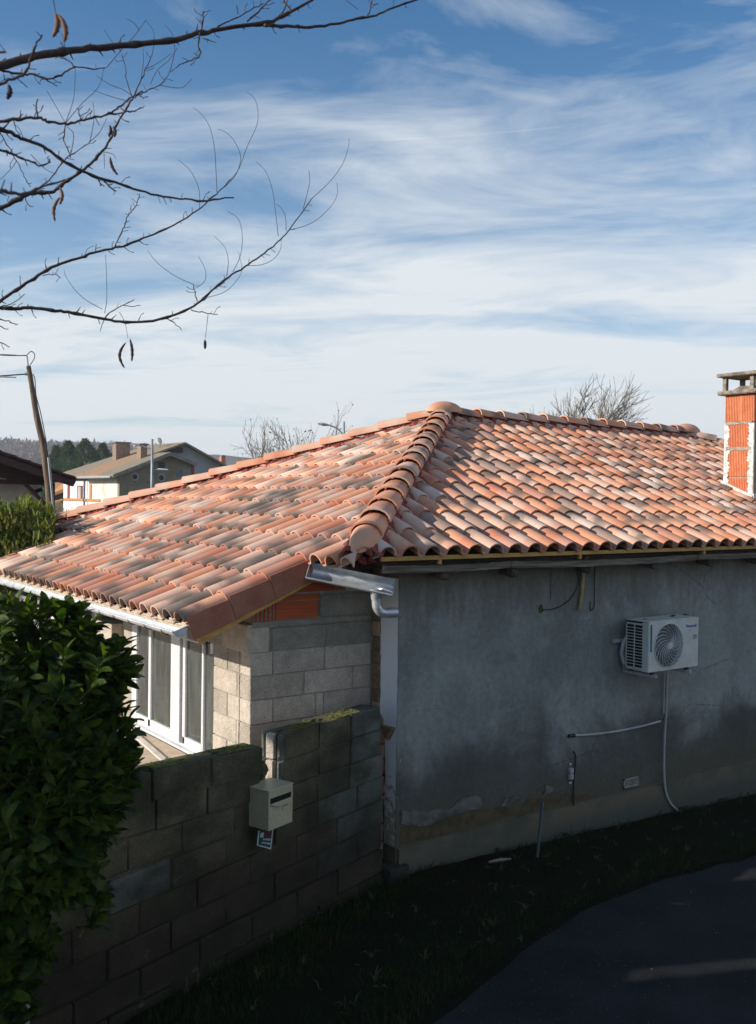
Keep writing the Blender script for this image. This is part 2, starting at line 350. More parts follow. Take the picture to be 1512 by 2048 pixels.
M['frender'] = simple('brown_earth_render', (.24, .195, .125), (.30, .26, .19), .35, .95, bump=0, fine=2)
M['fwhite'] = simple('white_house_render', (.86, .83, .78), (.74, .68, .58), .5, .95, bump=0, fine=3, lo=.5, hi=.75)
M['fcream'] = simple('cream_house_render', (.80, .73, .62), (.60, .50, .38), .7, .95, bump=0, fine=3, lo=.5, hi=.75)
M['fgrey'] = simple('grey_house_render', (.44, .43, .42), (.36, .35, .34), .6, .95, bump=0)
def froof_mat():
    m, t, b = newmat('old_mossy_roof_tiles'); k = NT(t)
    pos = k.n('ShaderNodeNewGeometry').outputs['Position']
    w1 = k.noise(k.scale(pos, (1, 1, 1)), .22, 4); w2 = k.noise(pos, 4.5, 3)
    col = k.mix(k.smooth(w1, .34, .56), (.36, .20, .11), (.23, .195, .135))
    col = k.mix(.6, col, k.ramp(w2, [(.3, (.55, .55, .55)), (.7, (1.3, 1.3, 1.3))]), 'MULTIPLY')
    k.l(col, b.inputs['Base Color']); b.inputs['Roughness'].default_value = .95; return m
M['froof'] = froof_mat()
M['fred'] = simple('red_brown_frame', (.25, .05, .04), None, 3, .8, bump=0)
M['forange'] = simple('orange_tile_band', (.55, .27, .10), (.45, .2, .08), 2, .8, bump=0)
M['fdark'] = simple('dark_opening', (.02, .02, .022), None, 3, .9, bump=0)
M['fshut'] = simple('grey_shutter', (.16, .18, .20), None, 3, .8, bump=0)
M['fbrick'] = simple('chimney_old_brick', (.30, .21, .15), (.22, .16, .12), 4, .95, bump=0)
M['hillwood'] = simple('wooded_hillside', (.16, .095, .075), (.10, .10, .10), .045, 1, bump=0, fine=.35)
M['hillfield'] = simple('green_field', (.14, .19, .06), (.17, .20, .08), .02, 1, bump=0)
def glass_material():
    m, t, b = newmat('dusty_window_glass'); k = NT(t)
    out = [n for n in t.nodes if n.type == 'OUTPUT_MATERIAL'][0]
    pos = k.n('ShaderNodeNewGeometry').outputs['Position']
    tr = k.n('ShaderNodeBsdfTransparent'); gl = k.n('ShaderNodeBsdfGlossy'); gl.inputs['Roughness'].default_value = .03
    df = k.n('ShaderNodeBsdfDiffuse'); df.inputs[0].default_value = (.20, .235, .23, 1)
    d = k.m('ADD', .16, k.m('MULTIPLY', k.smooth(k.noise(k.scale(pos, (1, 3, .5)), 3, 7, .7), .35, .7), .26))
    m1 = k.n('ShaderNodeMixShader'); k.l(d, m1.inputs[0]); k.l(tr.outputs[0], m1.inputs[1]); k.l(df.outputs[0], m1.inputs[2])
    fr = k.n('ShaderNodeFresnel'); fr.inputs[0].default_value = 1.5
    m2 = k.n('ShaderNodeMixShader'); k.l(k.m('ADD', fr.outputs[0], .03), m2.inputs[0]); k.l(m1.outputs[0], m2.inputs[1]); k.l(gl.outputs[0], m2.inputs[2])
    k.l(m2.outputs[0], out.inputs[0]); return m
M['glass'] = glass_material()

# ------------------------------------------------------------------ mesh helpers
WM = {}
def link(o, parent=None, basis=None):
    COL.objects.link(o)
    bm_ = basis or Matrix.Identity(4)
    if parent is not None:
        o.parent = parent; o.matrix_parent_inverse = WM[parent.name].inverted()
    o.matrix_basis = bm_; WM[o.name] = bm_.copy(); return o
def tag(o, label=None, cat=None, group=None, kind=None, category=None):
    cat = cat or category
    for k_, v in (('label', label), ('category', cat), ('group', group), ('kind', kind)):
        if v: o[k_] = v
    return o
def empty(name, loc, label, cat, group=None):
    o = bpy.data.objects.new(name, None); link(o, None, Matrix.Translation(loc)); o.empty_display_size = .2
    return tag(o, label, cat, group)
class MB:
    def __init__(s): s.v = []; s.f = []
    def add(s, vs, fs):
        n = len(s.v); s.v += [tuple(v) for v in vs]; s.f += [tuple(i + n for i in f) for f in fs]; return s
    def box(s, a, b):
        x0, y0, z0 = a; x1, y1, z1 = b
        return s.add([(x0, y0, z0), (x1, y0, z0), (x1, y1, z0), (x0, y1, z0), (x0, y0, z1), (x1, y0, z1), (x1, y1, z1), (x0, y1, z1)],
                     [(0, 3, 2, 1), (4, 5, 6, 7), (0, 1, 5, 4), (1, 2, 6, 5), (2, 3, 7, 6), (3, 0, 4, 7)])
    def obox(s, o, ex, ey, ez):   # corner + three edge vectors
        o, ex, ey, ez = Vector(o), Vector(ex), Vector(ey), Vector(ez)
        return s.add([o, o + ex, o + ex + ey, o + ey, o + ez, o + ex + ez, o + ex + ey + ez, o + ey + ez],
                     [(0, 3, 2, 1), (4, 5, 6, 7), (0, 1, 5, 4), (1, 2, 6, 5), (2, 3, 7, 6), (3, 0, 4, 7)])
    def prism(s, poly, ext):
        n = len(poly); e = Vector(ext); vs = [Vector(p) for p in poly]; vs += [p + e for p in vs]
        fs = [tuple(range(n))[::-1], tuple(range(n, 2 * n))] + [(i, (i + 1) % n, n + (i + 1) % n, n + i) for i in range(n)]
        return s.add(vs, fs)
    def tube(s, pts, rad, seg=6, cap=True):
        pts = [Vector(p) for p in pts]; n = len(pts)
        if not isinstance(rad, (list, tuple)): rad = [rad] * n
        up = Vector((0, 0, 1)); base = len(s.v); prev = None
        for i, p in enumerate(pts):
            d = (pts[min(i + 1, n - 1)] - pts[max(i - 1, 0)])
            d = d.normalized() if d.length > 1e-9 else Vector((0, 0, 1))
            if prev is None:
                a = d.cross(up); a = a.normalized() if a.length > .05 else d.cross(Vector((1, 0, 0))).normalized()
            else:
                a = prev - d * prev.dot(d); a = a.normalized() if a.length > 1e-6 else d.orthogonal().normalized()
            prev = a; b = d.cross(a)
            for j in range(seg):
                t = 2 * math.pi * j / seg; s.v.append(tuple(p + (a * math.cos(t) + b * math.sin(t)) * rad[i]))
        for i in range(n - 1):
            for j in range(seg):
                s.f.append((base + i * seg + j, base + i * seg + (j + 1) % seg, base + (i + 1) * seg + (j + 1) % seg, base + (i + 1) * seg + j))
        if cap:
            s.f.append(tuple(base + j for j in range(seg))[::-1]); s.f.append(tuple(base + (n - 1) * seg + j for j in range(seg)))
        return s
    def mesh(s, name):
        me = bpy.data.meshes.new(name); me.from_pydata(s.v, [], s.f); me.update(); return me
    def build(s, name, mat, parent=None, smooth=False, bevel=0, jitter=0, **tags):
        me = s.mesh(name)
        if bevel or jitter:
            bm = bmesh.new(); bm.from_mesh(me)
            bmesh.ops.recalc_face_normals(bm, faces=bm.faces)
            if bevel: bmesh.ops.bevel(bm, geom=bm.edges[:], offset=bevel, segments=1, affect='EDGES', profile=.5)
            if jitter:
                for v in bm.verts: v.co += Vector([random.uniform(-jitter, jitter) for _ in range(3)])
            bm.to_mesh(me); bm.free()
        else:
            bm = bmesh.new(); bm.from_mesh(me); bmesh.ops.recalc_face_normals(bm, faces=bm.faces); bm.to_mesh(me); bm.free()
        if smooth: me.polygons.foreach_set('use_smooth', [True] * len(me.polygons))
        me.materials.append(M[mat] if isinstance(mat, str) else mat)
        o = bpy.data.objects.new(name, me); link(o, parent); tag(o, **tags); return o
def joined(name, mat, parts, parent=None, **tags):
    """many identical pieces merged: parts = list of (verts array, faces array)"""
    vs = []; fs = []; n = 0
    for v, f in parts: vs.append(v); fs.append(f + n); n += len(v)
    V = np.concatenate(vs).astype(np.float32); F = np.concatenate(fs).astype(np.int32)
    me = bpy.data.meshes.new(name); me.vertices.add(len(V)); me.vertices.foreach_set('co', V.ravel())
    k = F.shape[1]; me.loops.add(F.size); me.loops.foreach_set('vertex_index', F.ravel())
    me.polygons.add(len(F)); me.polygons.foreach_set('loop_start', np.arange(0, F.size, k, dtype=np.int32)); me.update(calc_edges=True)
    me.materials.append(M[mat]); o = bpy.data.objects.new(name, me); link(o, parent); tag(o, **tags); return o

# ------------------------------------------------------------------ ground, road, terrace
def gz(x, y=0): return -.032 * max(x, 0) if x < 40 else -1.28
mb = MB()
g = [-920, -300, -60, -20, -8, 0, 5, 10, 20, 40, 300, 920]; ys = [-920, -60, -10, -4, -2, 0, 2, 8, 30, 200, 920]
nx = len(g)
mb.v = [(x, y, gz(x) - .004) for y in ys for x in g]
mb.f = [(j * nx + i, j * nx + i + 1, (j + 1) * nx + i + 1, (j + 1) * nx + i) for j in range(len(ys) - 1) for i in range(nx - 1)]
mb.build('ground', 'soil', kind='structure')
edge = [(-30, -12.5), (-9, -5.0), (-5, -3.55), (-2.6, -2.62), (-1.3, -2.12), (-.68, -1.92), (.25, -1.58), (1.27, -1.33), (2.2, -1.28), (3.55, -1.32), (6, -1.45), (12, -1.8), (40, -3.5)]
def edge_y(x):
    for (a, b), (c, d) in zip(edge, edge[1:]):
        if a <= x <= c: return b + (d - b) * (x - a) / (c - a)
    return -3
mb = MB(); pts = []
for (a, b), (c, d) in zip(edge, edge[1:]):
    k = max(1, int((c - a) / .25)) if -4 < a < 8 else 2
    for i in range(k): pts.append((a + (c - a) * i / k, b + (d - b) * i / k + (random.uniform(-.025, .025) if -4 < a < 8 else 0)))
mb.v = [(x, y, gz(x) + .002) for x, y in pts] + [(x, y - 7, gz(x) + .002) for x, y in pts]
n = len(pts); mb.f = [(i, n + i, n + i + 1, i + 1) for i in range(n - 1)]
mb.build('road', 'asphalt', kind='structure')
# verge mound next to the wall foot
mb = MB(); nxm = 60; rows = 8
for j in range(rows + 1):
    for i in range(nxm + 1):
        x = -5 + 15 * i / nxm; y1 = edge_y(x) + .05; y0 = .0 if x > 0 else .03 + .347 * x
        if x < -3.6: y0 = -1.2
        t = j / rows; y = y1 + (y0 - y1) * t
        mb.v.append((x, y, gz(x) + .012 + .045 * math.sin(math.pi * min(t * 1.1, 1)) + (.03 * t if x > 0 else 0) + random.uniform(-.012, .012)))
mb.f = [(j * (nxm + 1) + i, j * (nxm + 1) + i + 1, (j + 1) * (nxm + 1) + i + 1, (j + 1) * (nxm + 1) + i) for j in range(rows) for i in range(nxm)]
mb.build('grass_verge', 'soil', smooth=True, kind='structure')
ico0_v = np.array([(0, 0, 1), (.9, 0, .45), (.28, .85, .45), (-.73, .53, .45), (-.73, -.53, .45), (.28, -.85, .45), (0, 0, -.3)])
ico0_f = np.array([(0, 1, 2), (0, 2, 3), (0, 3, 4), (0, 4, 5), (0, 5, 1)])
# grass
bl = []
tri = np.array([[0, 1, 2], [1, 3, 2], [2, 3, 4]])
for i in range(26000):
    x = random.uniform(-3.4, 7.5); y1 = edge_y(x) + .02 + random.uniform(0, .12); y0 = 0 if x > 0 else .03 + .347 * x
    y = random.uniform(y1, y0 - .01)
    pn = math.sin(x * 5.1 + 1.3 * y) * math.sin(y * 7 + x * 2.2)
    if pn < -.45 and random.random() < .75: continue
    h = random.uniform(.025, .075) * (1 + .5 * pn) * (1.7 if random.random() < .04 else 1); a = random.uniform(0, 6.28); wd = random.uniform(.002, .0045)
    d = np.array([math.cos(a), math.sin(a), 0]); e = np.array([-d[1], d[0], 0]) * wd; ln = random.uniform(.1, .9) * h
    b0 = np.array([x, y, gz(x) + .02]); m1 = b0 + d * ln * .35 + [0, 0, h * .6]; tp = b0 + d * ln + [0, 0, h]
    bl.append((np.array([b0 - e, b0 + e, m1 - e * .8, m1 + e * .8, tp]), tri))
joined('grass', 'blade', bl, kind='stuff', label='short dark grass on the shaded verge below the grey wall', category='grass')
pb_ = []
for i in range(900):
    x = random.uniform(-1, 6.5); y = edge_y(x) - abs(random.gauss(0, .45)) + .04; r_ = random.uniform(.002, .007)
    pb_.append((ico0_v * [r_, r_, r_ * .6] + np.array([x, y, gz(x) + .003]), ico0_f))
M['grit'] = simple('loose_grit', (.12, .11, .095), (.06, .055, .05), 20, .9, bump=0)
joined('loose_grit', 'grit', pb_, kind='stuff', label='loose grit scattered along the dark lane edge', category='grit')
wd_ = []
for i in range(190):
    x = random.uniform(-2.6, 7); y1 = edge_y(x) + .05; y0 = 0 if x > 0 else .03 + .347 * x; y = random.uniform(y1, y0 - .04) if random.random() < .6 else y0 - random.uniform(.02, .09)
    for j in range(random.choice([2, 3, 4, 6, 9])):
        a = random.uniform(0, 6.28); h = random.uniform(.03, .11); d = np.array([math.cos(a), math.sin(a), 0]); e = np.array([-d[1], d[0], 0]) * random.uniform(.003, .008); ln = random.uniform(.4, 1.2) * h
        b0 = np.array([x, y, gz(x) + .03]); m1 = b0 + d * ln * .4 + [0, 0, h * .7]; tp = b0 + d * ln + [0, 0, h * random.uniform(.5, 1)]
        wd_.append((np.array([b0 - e * .5, b0 + e * .5, m1 - e, m1 + e, tp]), tri))
M['weed'] = simple('weed_blade', (.018, .04, .008), (.06, .055, .022), 2, .8, bump=0)
joined('weeds', 'weed', wd_, kind='stuff', label='taller weeds and dry blades scattered on the verge', category='weeds')
# terrace behind the garden wall
mb = MB().prism([(-.02, .32, .5), (-7.5, -2.25, .5), (-9, 12, .5), (-1.31, 12, .5), (-1.31, .36, .5)], (0, 0, .46))
mb.build('terrace', 'slab', kind='structure')
d0, d1 = on(262, 1470, 2, .965), on(330, 1530, 2, .965)
dd = (d1 - d0).normalized()
MB().obox(d0 - dd * 3, dd * 6, Vector((-dd.y, dd.x, 0)) * .055, (0, 0, .02)).build('terrace_joint_strip', 'slabpale', kind='structure')

# ------------------------------------------------------------------ the tiled house
HX, HY, HZ, HZL = -.73, -.40, 2.94, 2.896         # near eave corner of the tile surface
AP = Vector((3.30, 3.43, 4.50)); RE = Vector((8.55, 3.43, 4.50))
FC = Vector((HX, 7.55, HZL))            # far left eave corner
SL = (AP.z - HZL) / (AP.x - HX); SR = (AP.z - HZ) / (AP.y - HY)
XE = -1.965; YV0, YV1 = .235, 6.55       # lower eave line and the two verges of the lean-to part
ZE = HZL + SL * (XE - HX)
NEAR = Vector((HX, HY, (HZ + HZL) / 2))
RC = Vector((12.38, HY, HZ))
house = empty('house', (0, 0, 0), 'low grey rendered house with a new terracotta tiled hip roof and a block lean-to', 'house')
# main walls
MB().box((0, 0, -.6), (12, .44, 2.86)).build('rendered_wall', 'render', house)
MB().box((.002, .44, -.6), (.44, 7.4, 2.80)).build('inner_wall', 'blockgrey', house)
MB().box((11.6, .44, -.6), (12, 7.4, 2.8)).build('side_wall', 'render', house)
mb = MB(); xs = np.linspace(.02, 12, 90)
mb.v = []; zt = []
for x in xs:
    a = -.035 + random.uniform(-.003, .003); zt.append(.268 + random.uniform(-.006, .006))
    mb.v += [(x, a, -.6), (x, a, zt[-1]), (x, .01, zt[-1] + .012)]
mb.f = [f for i in range(len(xs) - 1) for f in ((3 * i, 3 * i + 3, 3 * i + 4, 3 * i + 1), (3 * i + 1, 3 * i + 4, 3 * i + 5, 3 * i + 2))]
mb.f.append((0, 1, 2)); mb.build('plinth', 'plinth', house)
# lost render near the base: loose flakes standing proud of ochre backing
def ragged(poly, n=10, j=.02):
    out = []
    for (a, b), (c, d) in zip(poly, poly[1:] + poly[:1]):
        for i in range(n): out.append((a + (c - a) * i / n + random.uniform(-j, j), b + (d - b) * i / n + random.uniform(-j, j)))
    return out
for nm, mt, poly, th in (('bare_patch', 'ochrelow', [(.06, .29), (.06, .46), (.45, .43), (.9, .45), (1.35, .43), (1.6, .31)], .004),
                         ('render_flake', 'flake', [(.05, .50), (.05, .62), (.3, .56), (.62, .53), (.78, .60), (.95, .60), (1.08, .53), (1.0, .47), (.6, .46), (.3, .42)], .016),
                         ('render_flake', 'flake', [(1.28, .44), (1.34, .51), (1.52, .50), (1.58, .44)], .014),
                         ('render_flake', 'flake', [(1.85, .46), (1.9, .54), (2.1, .49), (2.16, .44)], .014),
                         ('bare_patch', 'ochrelow', [(1.5, .29), (1.62, .44), (2.3, .41), (2.7, .30)], .003)):
    p = [(x, -th, z) for x, z in ragged(poly, 6, .012)]
    MB().prism(p, (0, th - .0005, 0)).build(nm, mt, house)
# pillar at the corner: painted end face, bare rubble behind
pr = []
zs = np.linspace(.28, 2.72, 40); edge_l = [(.258 + random.uniform(-.012, .014)) if z > 1.42 else (.175 + random.uniform(-.015, .015) if z < 1.25 else .20) for z in zs]
edge_r = [-.003 + (random.uniform(-.002, .006)) for z in zs]
mb = MB(); mb.v = [(-.006, e, z) for e, z in zip(edge_l, zs)] + [(-.006, e, z) for e, z in zip(edge_r, zs)] + [(.001, e, z) for e, z in zip(edge_l, zs)]
n = len(zs); mb.f = [(i, i + 1, n + i + 1, n + i) for i in range(n - 1)] + [(i, 2 * n + i, 2 * n + i + 1, i + 1) for i in range(n - 1)]
mb.build('painted_pillar_face', 'paint', house)
z = 1.30
while z < 2.7:
    h = random.uniform(.09, .15)
    MB().box((-.012 - random.uniform(0, .02), .262, z), (.0, .374, z + h - .012)).build('brick', 'ochre' if random.random() < .75 else 'pinkstone', house, bevel=.008, jitter=.004)
    z += h
z = .12
while z < 1.28:
    h = random.uniform(.11, .19)
    MB().box((-.02 - random.uniform(0, .02), .185, z), (.0, .32, z + h - .012)).build('brick', 'pinkstone', house, bevel=.01, jitter=.006); z += h
MB().prism([(-.055, .20, 1.36), (-.055, .005, 1.37), (-.055, .10, 1.24)], (.054, 0, 0)).build('broken_corner_brick', 'ochre', house, bevel=.006)
MB().box((-.13, -.09, -.15), (.10, .10, .13)).build('foot_block', 'gblocklight', house, bevel=.012, jitter=.006)

# --- lean-to masonry: front face y=.38 (facing the road) and side face x=-1.30 (sunlit)
FY, FX = .38, -1.30
def blk(x0, x1, z0, z1, mat='block', name='concrete_block', out=0, th=.19, parent=house):
    o = out + random.uniform(-.003, .003)
    return MB().box((x0 + .005, FY - o, z0 + .005), (x1 - .005, FY + th, z1 - .005)).build(name, mat, parent, bevel=.005, jitter=.0015)
MB().box((FX + .012, FY + .012, .3), (-.001, FY + .17, 2.60)).build('mortar_bed', 'cement', house)
zr = [.85, 1.06, 1.27, 1.477, 1.686, 1.893, 2.098, 2.305]
rows_x = {0: [-1.30, -.78, -.27, 0], 1: [-1.30, -1.05, -.52, 0], 2: [-1.30, -.78, -.27, 0], 3: [-1.30, -1.07, -.63, -.545, 0], 4: [-1.30, -.755, -.235, 0], 5: [-1.30, -1.075, -.54, 0], 6: [-1.30, -1.09, -.53, 0]}
for r in range(7):
    xs_ = rows_x[r]
    for a, b in zip(xs_, xs_[1:]):
        if b > -.001: b = -.03
        blk(a, b, zr[r], zr[r + 1], 'blockgrey' if r == 6 else 'block')
MB().box((-1.29, FY - .012, 2.305), (-.03, FY + .18, 2.362)).build('ring_beam_mortar', 'blockgrey', house, bevel=.008, jitter=.005)
def hollow_brick(x0, x1, z0, z1, nr=5):
    b = MB().box((x0, FY + .004, z0), (x1, FY + .18, z1))
    for i in range(nr):
        zz_ = z0 + (z1 - z0) * (i + .5) / nr; b.box((x0 + .004, FY - .003, zz_ - (z1 - z0) / nr * .36), (x1 - .004, FY + .005, zz_ + (z1 - z0) / nr * .36))
    return b.build('hollow_brick', 'hollow', house)
hollow_brick(-1.055, -.62, 2.368, 2.525); hollow_brick(-1.05, -.60, 2.532, 2.585, 2)
hollow_brick(-.86, -.345, 2.60, 2.72, 4)
blk(-.60, -.045, 2.366, 2.575, 'blockgrey', out=.008); blk(-.335, -.045, 2.585, 2.75, 'block')
blk(-1.06 + .44 - .0, -.60, 2.37, 2.57, 'blockgrey', 'mortar_lump')
MB().box((-1.06, FY - .006, 2.526), (-.60, FY + .1, 2.532)).build('mortar_joint', 'cement', house)
MB().box((-1.04, FY - .004, 2.586), (-.34, FY + .1, 2.60)).build('mortar_joint', 'cement', house, jitter=.003)
# broken brick showing its cells
MB().box((-1.285, FY + .03, 2.366), (-1.075, FY + .17, 2.52)).build('brick_core', 'hollowdark', house)
cb = MB()
for i in range(6): cb.box((-1.285 + i * .040, FY - .002, 2.366), (-1.277 + i * .040, FY + .03, 2.51))
for j in range(5): cb.box((-1.285, FY, 2.366 + j * .035), (-1.077, FY + .028, 2.373 + j * .035))
cb.build('hollow_brick', 'hollow', house)
# side wall blocks (x = FX), between the front corner and the sliding door
def sblk(y0, y1, z0, z1, mat='block', x=FX):
    return MB().box((x - random.uniform(-.003, .003), y0 + .005, z0 + .005), (x + .19, y1 - .005, z1 - .005)).build('concrete_block', mat, house, bevel=.005, jitter=.0015)
MB().box((FX + .012, .57, .3), (FX + .17, 1.06, 2.3)).build('mortar_bed', 'cement', house)
DY0, DY1 = 1.09, 2.98
for r in range(7):
    sp_ = .80 if r % 2 else .62
    for a, b in ((.575, sp_), (sp_, DY0 - .01)): sblk(a, b, zr[r], zr[r + 1])
for k_, (a, b) in enumerate(((.36, .86), (.86, 1.36))): 
    MB().box((FX - .035, a if k_ else FY - .01, 2.10), (FX + .18, b, 2.34)).build('lintel_block', 'block', house, bevel=.006, jitter=.002)
MB().box((FX - .02, 1.37, 2.07), (FX + .18, 6.4, 2.36)).build('door_lintel', 'blockgrey', house)
# recessed pier, projecting pier and farther wall
MB().box((FX + .10, DY1 + .03, .5), (FX + .25, 3.56, 2.07)).build('pier_return', 'block', house)
for r in range(1, 6):
    MB().box((FX - .03, 3.57, zr[r] - .1), (FX + .19, 4.12, zr[r + 1] - .108)).build('concrete_block', 'block', house, bevel=.005, jitter=.002)
MB().box((FX - .03, 3.58, .5), (FX + .18, 4.11, .96)).build('pier_foot', 'block', house)
MB().box((FX + .02, 4.4, .5), (FX + .2, 6.4, 2.07)).build('far_side_wall', 'block', house)
MB().box((FX + .0, 4.13, .98), (FX + .05, 4.20, 2.07)).build('far_door_frame', 'white', house)
MB().box((FX + .0, 4.28, .98), (FX + .05, 4.36, 2.07)).build('far_door_frame', 'white', house)
MB().box((-1.12, 6.40, .3), (0, 6.5, 2.6)).build('lean_to_end_wall', 'block', house)
# dark room behind the glass
mb = MB(); mb.box((-.35, .6, .96), (-.30, 4.3, 2.6)); mb.box((-1.0, 4.25, .96), (-.35, 4.3, 2.6)); mb.box((-1.08, .6, .90), (-.3, 4.3, .965))
mb.build('room_shell', 'room', house)
MB().box((-1.0, .7, 1.80), (-.95, 3.3, 1.85)).build('reflected_bar', 'cream', house)  # cream bar added for the light strip reflected in the panes
# sliding door
door = MB().box((FX + .045, DY0, .985), (FX + .10, DY1, 1.02)).build('sliding_door', 'white', house)
def fr(y0, y1, z0, z1, x0=FX + .03, x1=FX + .056, nm='door_frame'): MB().box((x0, y0, z0), (x1, y1, z1)).build(nm, 'white', door, bevel=.004)
ypx = lambda px: on(px, 1400, 0, FX + .03).y
ZB, ZT = 1.02, 2.06
fr(ypx(272), ypx(263), .985, ZT, nm='door_jamb'); fr(ypx(425), ypx(419), 1.98, ZT + .02, nm='door_head')
fr(ypx(300.5), ypx(296), ZB, ZT); fr(ypx(350), ypx(342.5), ZB, ZT, FX + .02); fr(ypx(362), ypx(351.5), ZB, ZT, FX + .01, FX + .056, 'door_mullion')
fr(ypx(369.5), ypx(364.5), ZB, ZT); fr(ypx(406), ypx(402.5), ZB, ZT)
fr(ypx(350), ypx(272), ZB, ZB + .075, nm='bottom_rail'); fr(ypx(404), ypx(365), ZB, ZB + .07, nm='bottom_rail')
fr(ypx(425), ypx(263), .965, .99, FX - .01, FX + .1, nm='door_sill'); fr(ypx(406), ypx(272), ZT - .02, ZT + .01, nm='top_rail')
for a, b in ((296, 272), (342.5, 300.5), (402.5, 369.5), (425, 406)):
    MB().box((FX + .055, ypx(b) if False else min(ypx(a), ypx(b)), ZB + .0), (FX + .061, max(ypx(a), ypx(b)), ZT)).build('glass_pane', 'glass', door)
MB().box((FX + .04, DY0, 1.0), (FX + .05, DY0 + .012, ZT)).build('side_seal', 'greywall', door)
# curtain behind the first pane, wavy
mb = MB(); nn = 26
for i in range(nn + 1):
    t = i / nn; y_ = 2.52 + t * .24; xx = FX + .17 + .022 * math.sin(i * 1.9); mb.v += [(xx, y_ + .05 * math.sin(t * 3), 1.05), (xx + .01, y_ - .02, 1.95)]
mb.f = [(2 * i, 2 * i + 2, 2 * i + 3, 2 * i + 1) for i in range(nn)]; mb.build('curtain', 'curtain', house, smooth=True)

# --- roof deck and eave boards
roof = MB().add([(XE + .03, YV0 + .03, ZE - .05), (HX, YV0 + .03, HZL - .055), (HX, YV1 - .03, HZL - .055), (XE + .03, YV1 - .03, ZE - .05)], [(0, 1, 2, 3)]) \
    .add([(HX + .03, HY + .03, HZ - .045), (RC.x - .03, HY + .03, HZ - .045), (RE.x, RE.y, RE.z - .05), (AP.x, AP.y, AP.z - .05)], [(0, 1, 2, 3)]) \
    .add([(HX + .03, HY + .03, HZL - .045), (AP.x, AP.y, AP.z - .05), (FC.x + .03, FC.y, HZL - .045)], [(0, 1, 2)]) \
    .add([(AP.x, AP.y, AP.z - .05), (RE.x, RE.y, RE.z - .05), (RC.x, FC.y, HZ - .045), (FC.x, FC.y, HZ - .045)], [(0, 1, 2, 3)]) \
    .add([(RE.x, RE.y, RE.z - .05), (RC.x, HY, HZ - .045), (RC.x, FC.y, HZ - .045)], [(0, 1, 2)]).build('roof', 'deck', house)
MB().box((HX + .25, HY + .016, HZ - .028), (RC.x, HY + .045, HZ + .008)).build('eave_batten', 'yellow', roof)
MB().box((HX + .05, HY + .05, HZ - .036), (RC.x, .3, HZ - .03)).build('soffit', 'deck', roof)
for z0_, sag, x0_, x1_ in ((2.828, .012, -.35, 1.13), (2.826, .018, 1.14, 3.95), (2.828, .02, 3.97, 12)):
    mb = MB(); k_ = 24
    for i in range(k_ + 1):
        t = i / k_; x_ = x0_ + (x1_ - x0_) * t; dz = -sag * math.sin(math.pi * t) + random.uniform(-.004, .004)
        mb.v += [(x_, HY + .16, z0_ + dz - .032), (x_, HY + .13, z0_ + dz + .035), (x_, HY + .17, z0_ + dz + .040), (x_, HY + .20, z0_ + dz - .028)]
    mb.f = [(4 * i + a, 4 * i + 4 + a, 4 * i + 4 + (a + 1) % 4, 4 * i + (a + 1) % 4) for i in range(k_) for a in range(4)] + [(0, 1, 2, 3), (4 * k_, 4 * k_ + 3, 4 * k_ + 2, 4 * k_ + 1)]
    mb.build('old_eave_board', 'oldwood', roof)
for x_ in (.33, 1.20, 2.25, 3.27, 4.25, 5.2, 6.2):
    MB().obox((x_, HY + .19, 2.70), (.10, 0, 0), (0, .21, .03), (0, .0, .085)).build('rafter_end', 'stonefoot', roof, bevel=.025, jitter=.012)
for x_ in (.15, 1.93, 3.9, 5.6):
    MB().box((x_, HY + .02, HZ - .07), (x_ + .03, HY + .05, HZ - .03)).build('batten_bracket', 'yellow', roof)

# --- tiles
PW = .245; TH = .013
def tile_profile():
    P = [(0, .004), (.025, .0), (.050, .006)]
    for i in range(9):
        a = math.pi * (1 - i / 8); P.append((.1475 + .0965 * math.cos(a), .004 + .088 * math.sin(a) ** .9))
    return P
PROF = tile_profile()
def tile_arrays(length):
    """one clay tile, local u across, v up the slope, w out of the roof"""
    n = len(PROF); V = []; al = []
    def ring(v, inner):
        sc = 1 - .08 * v / length
        lift = .020 * (1 - v / length)
        for i, (u, h) in enumerate(PROF):
            uu = .1475 + (u - .1475) * sc if i > 2 else u; hh = h * (sc if i > 2 else 1)
            if inner:
                if i > 2: uu = .1475 + (uu - .1475) * .86; hh = max(hh - TH, 0)
                else: hh -= TH
            V.append((uu, v, hh + lift * (1 if i > 3 else .6))); al.append(v / length)
    ring(0, False); ring(length * .5, False); ring(length, False); ring(0, True); ring(length * .6, True)
    F = []
    for i in range(n - 1):
        F += [(i, i + 1, n + i + 1, n + i), (n + i, n + i + 1, 2 * n + i + 1, 2 * n + i), (3 * n + i, 3 * n + i + 1, i + 1, i), (4 * n + i, 4 * n + i + 1, 3 * n + i + 1, 3 * n + i)]
    return np.array(V), np.array(F), np.array(al)
def tints(warm=False):
    a = random.choice([.05, .12, .2, .25, .3, .35, .4, .5, .58, .72, .76, .84] if warm else [.05, .15, .25, .3, .35, .45, .5, .6, .62, .72, .76, .86, .95])
    return (a, random.uniform(-.1, 1.1), random.random())
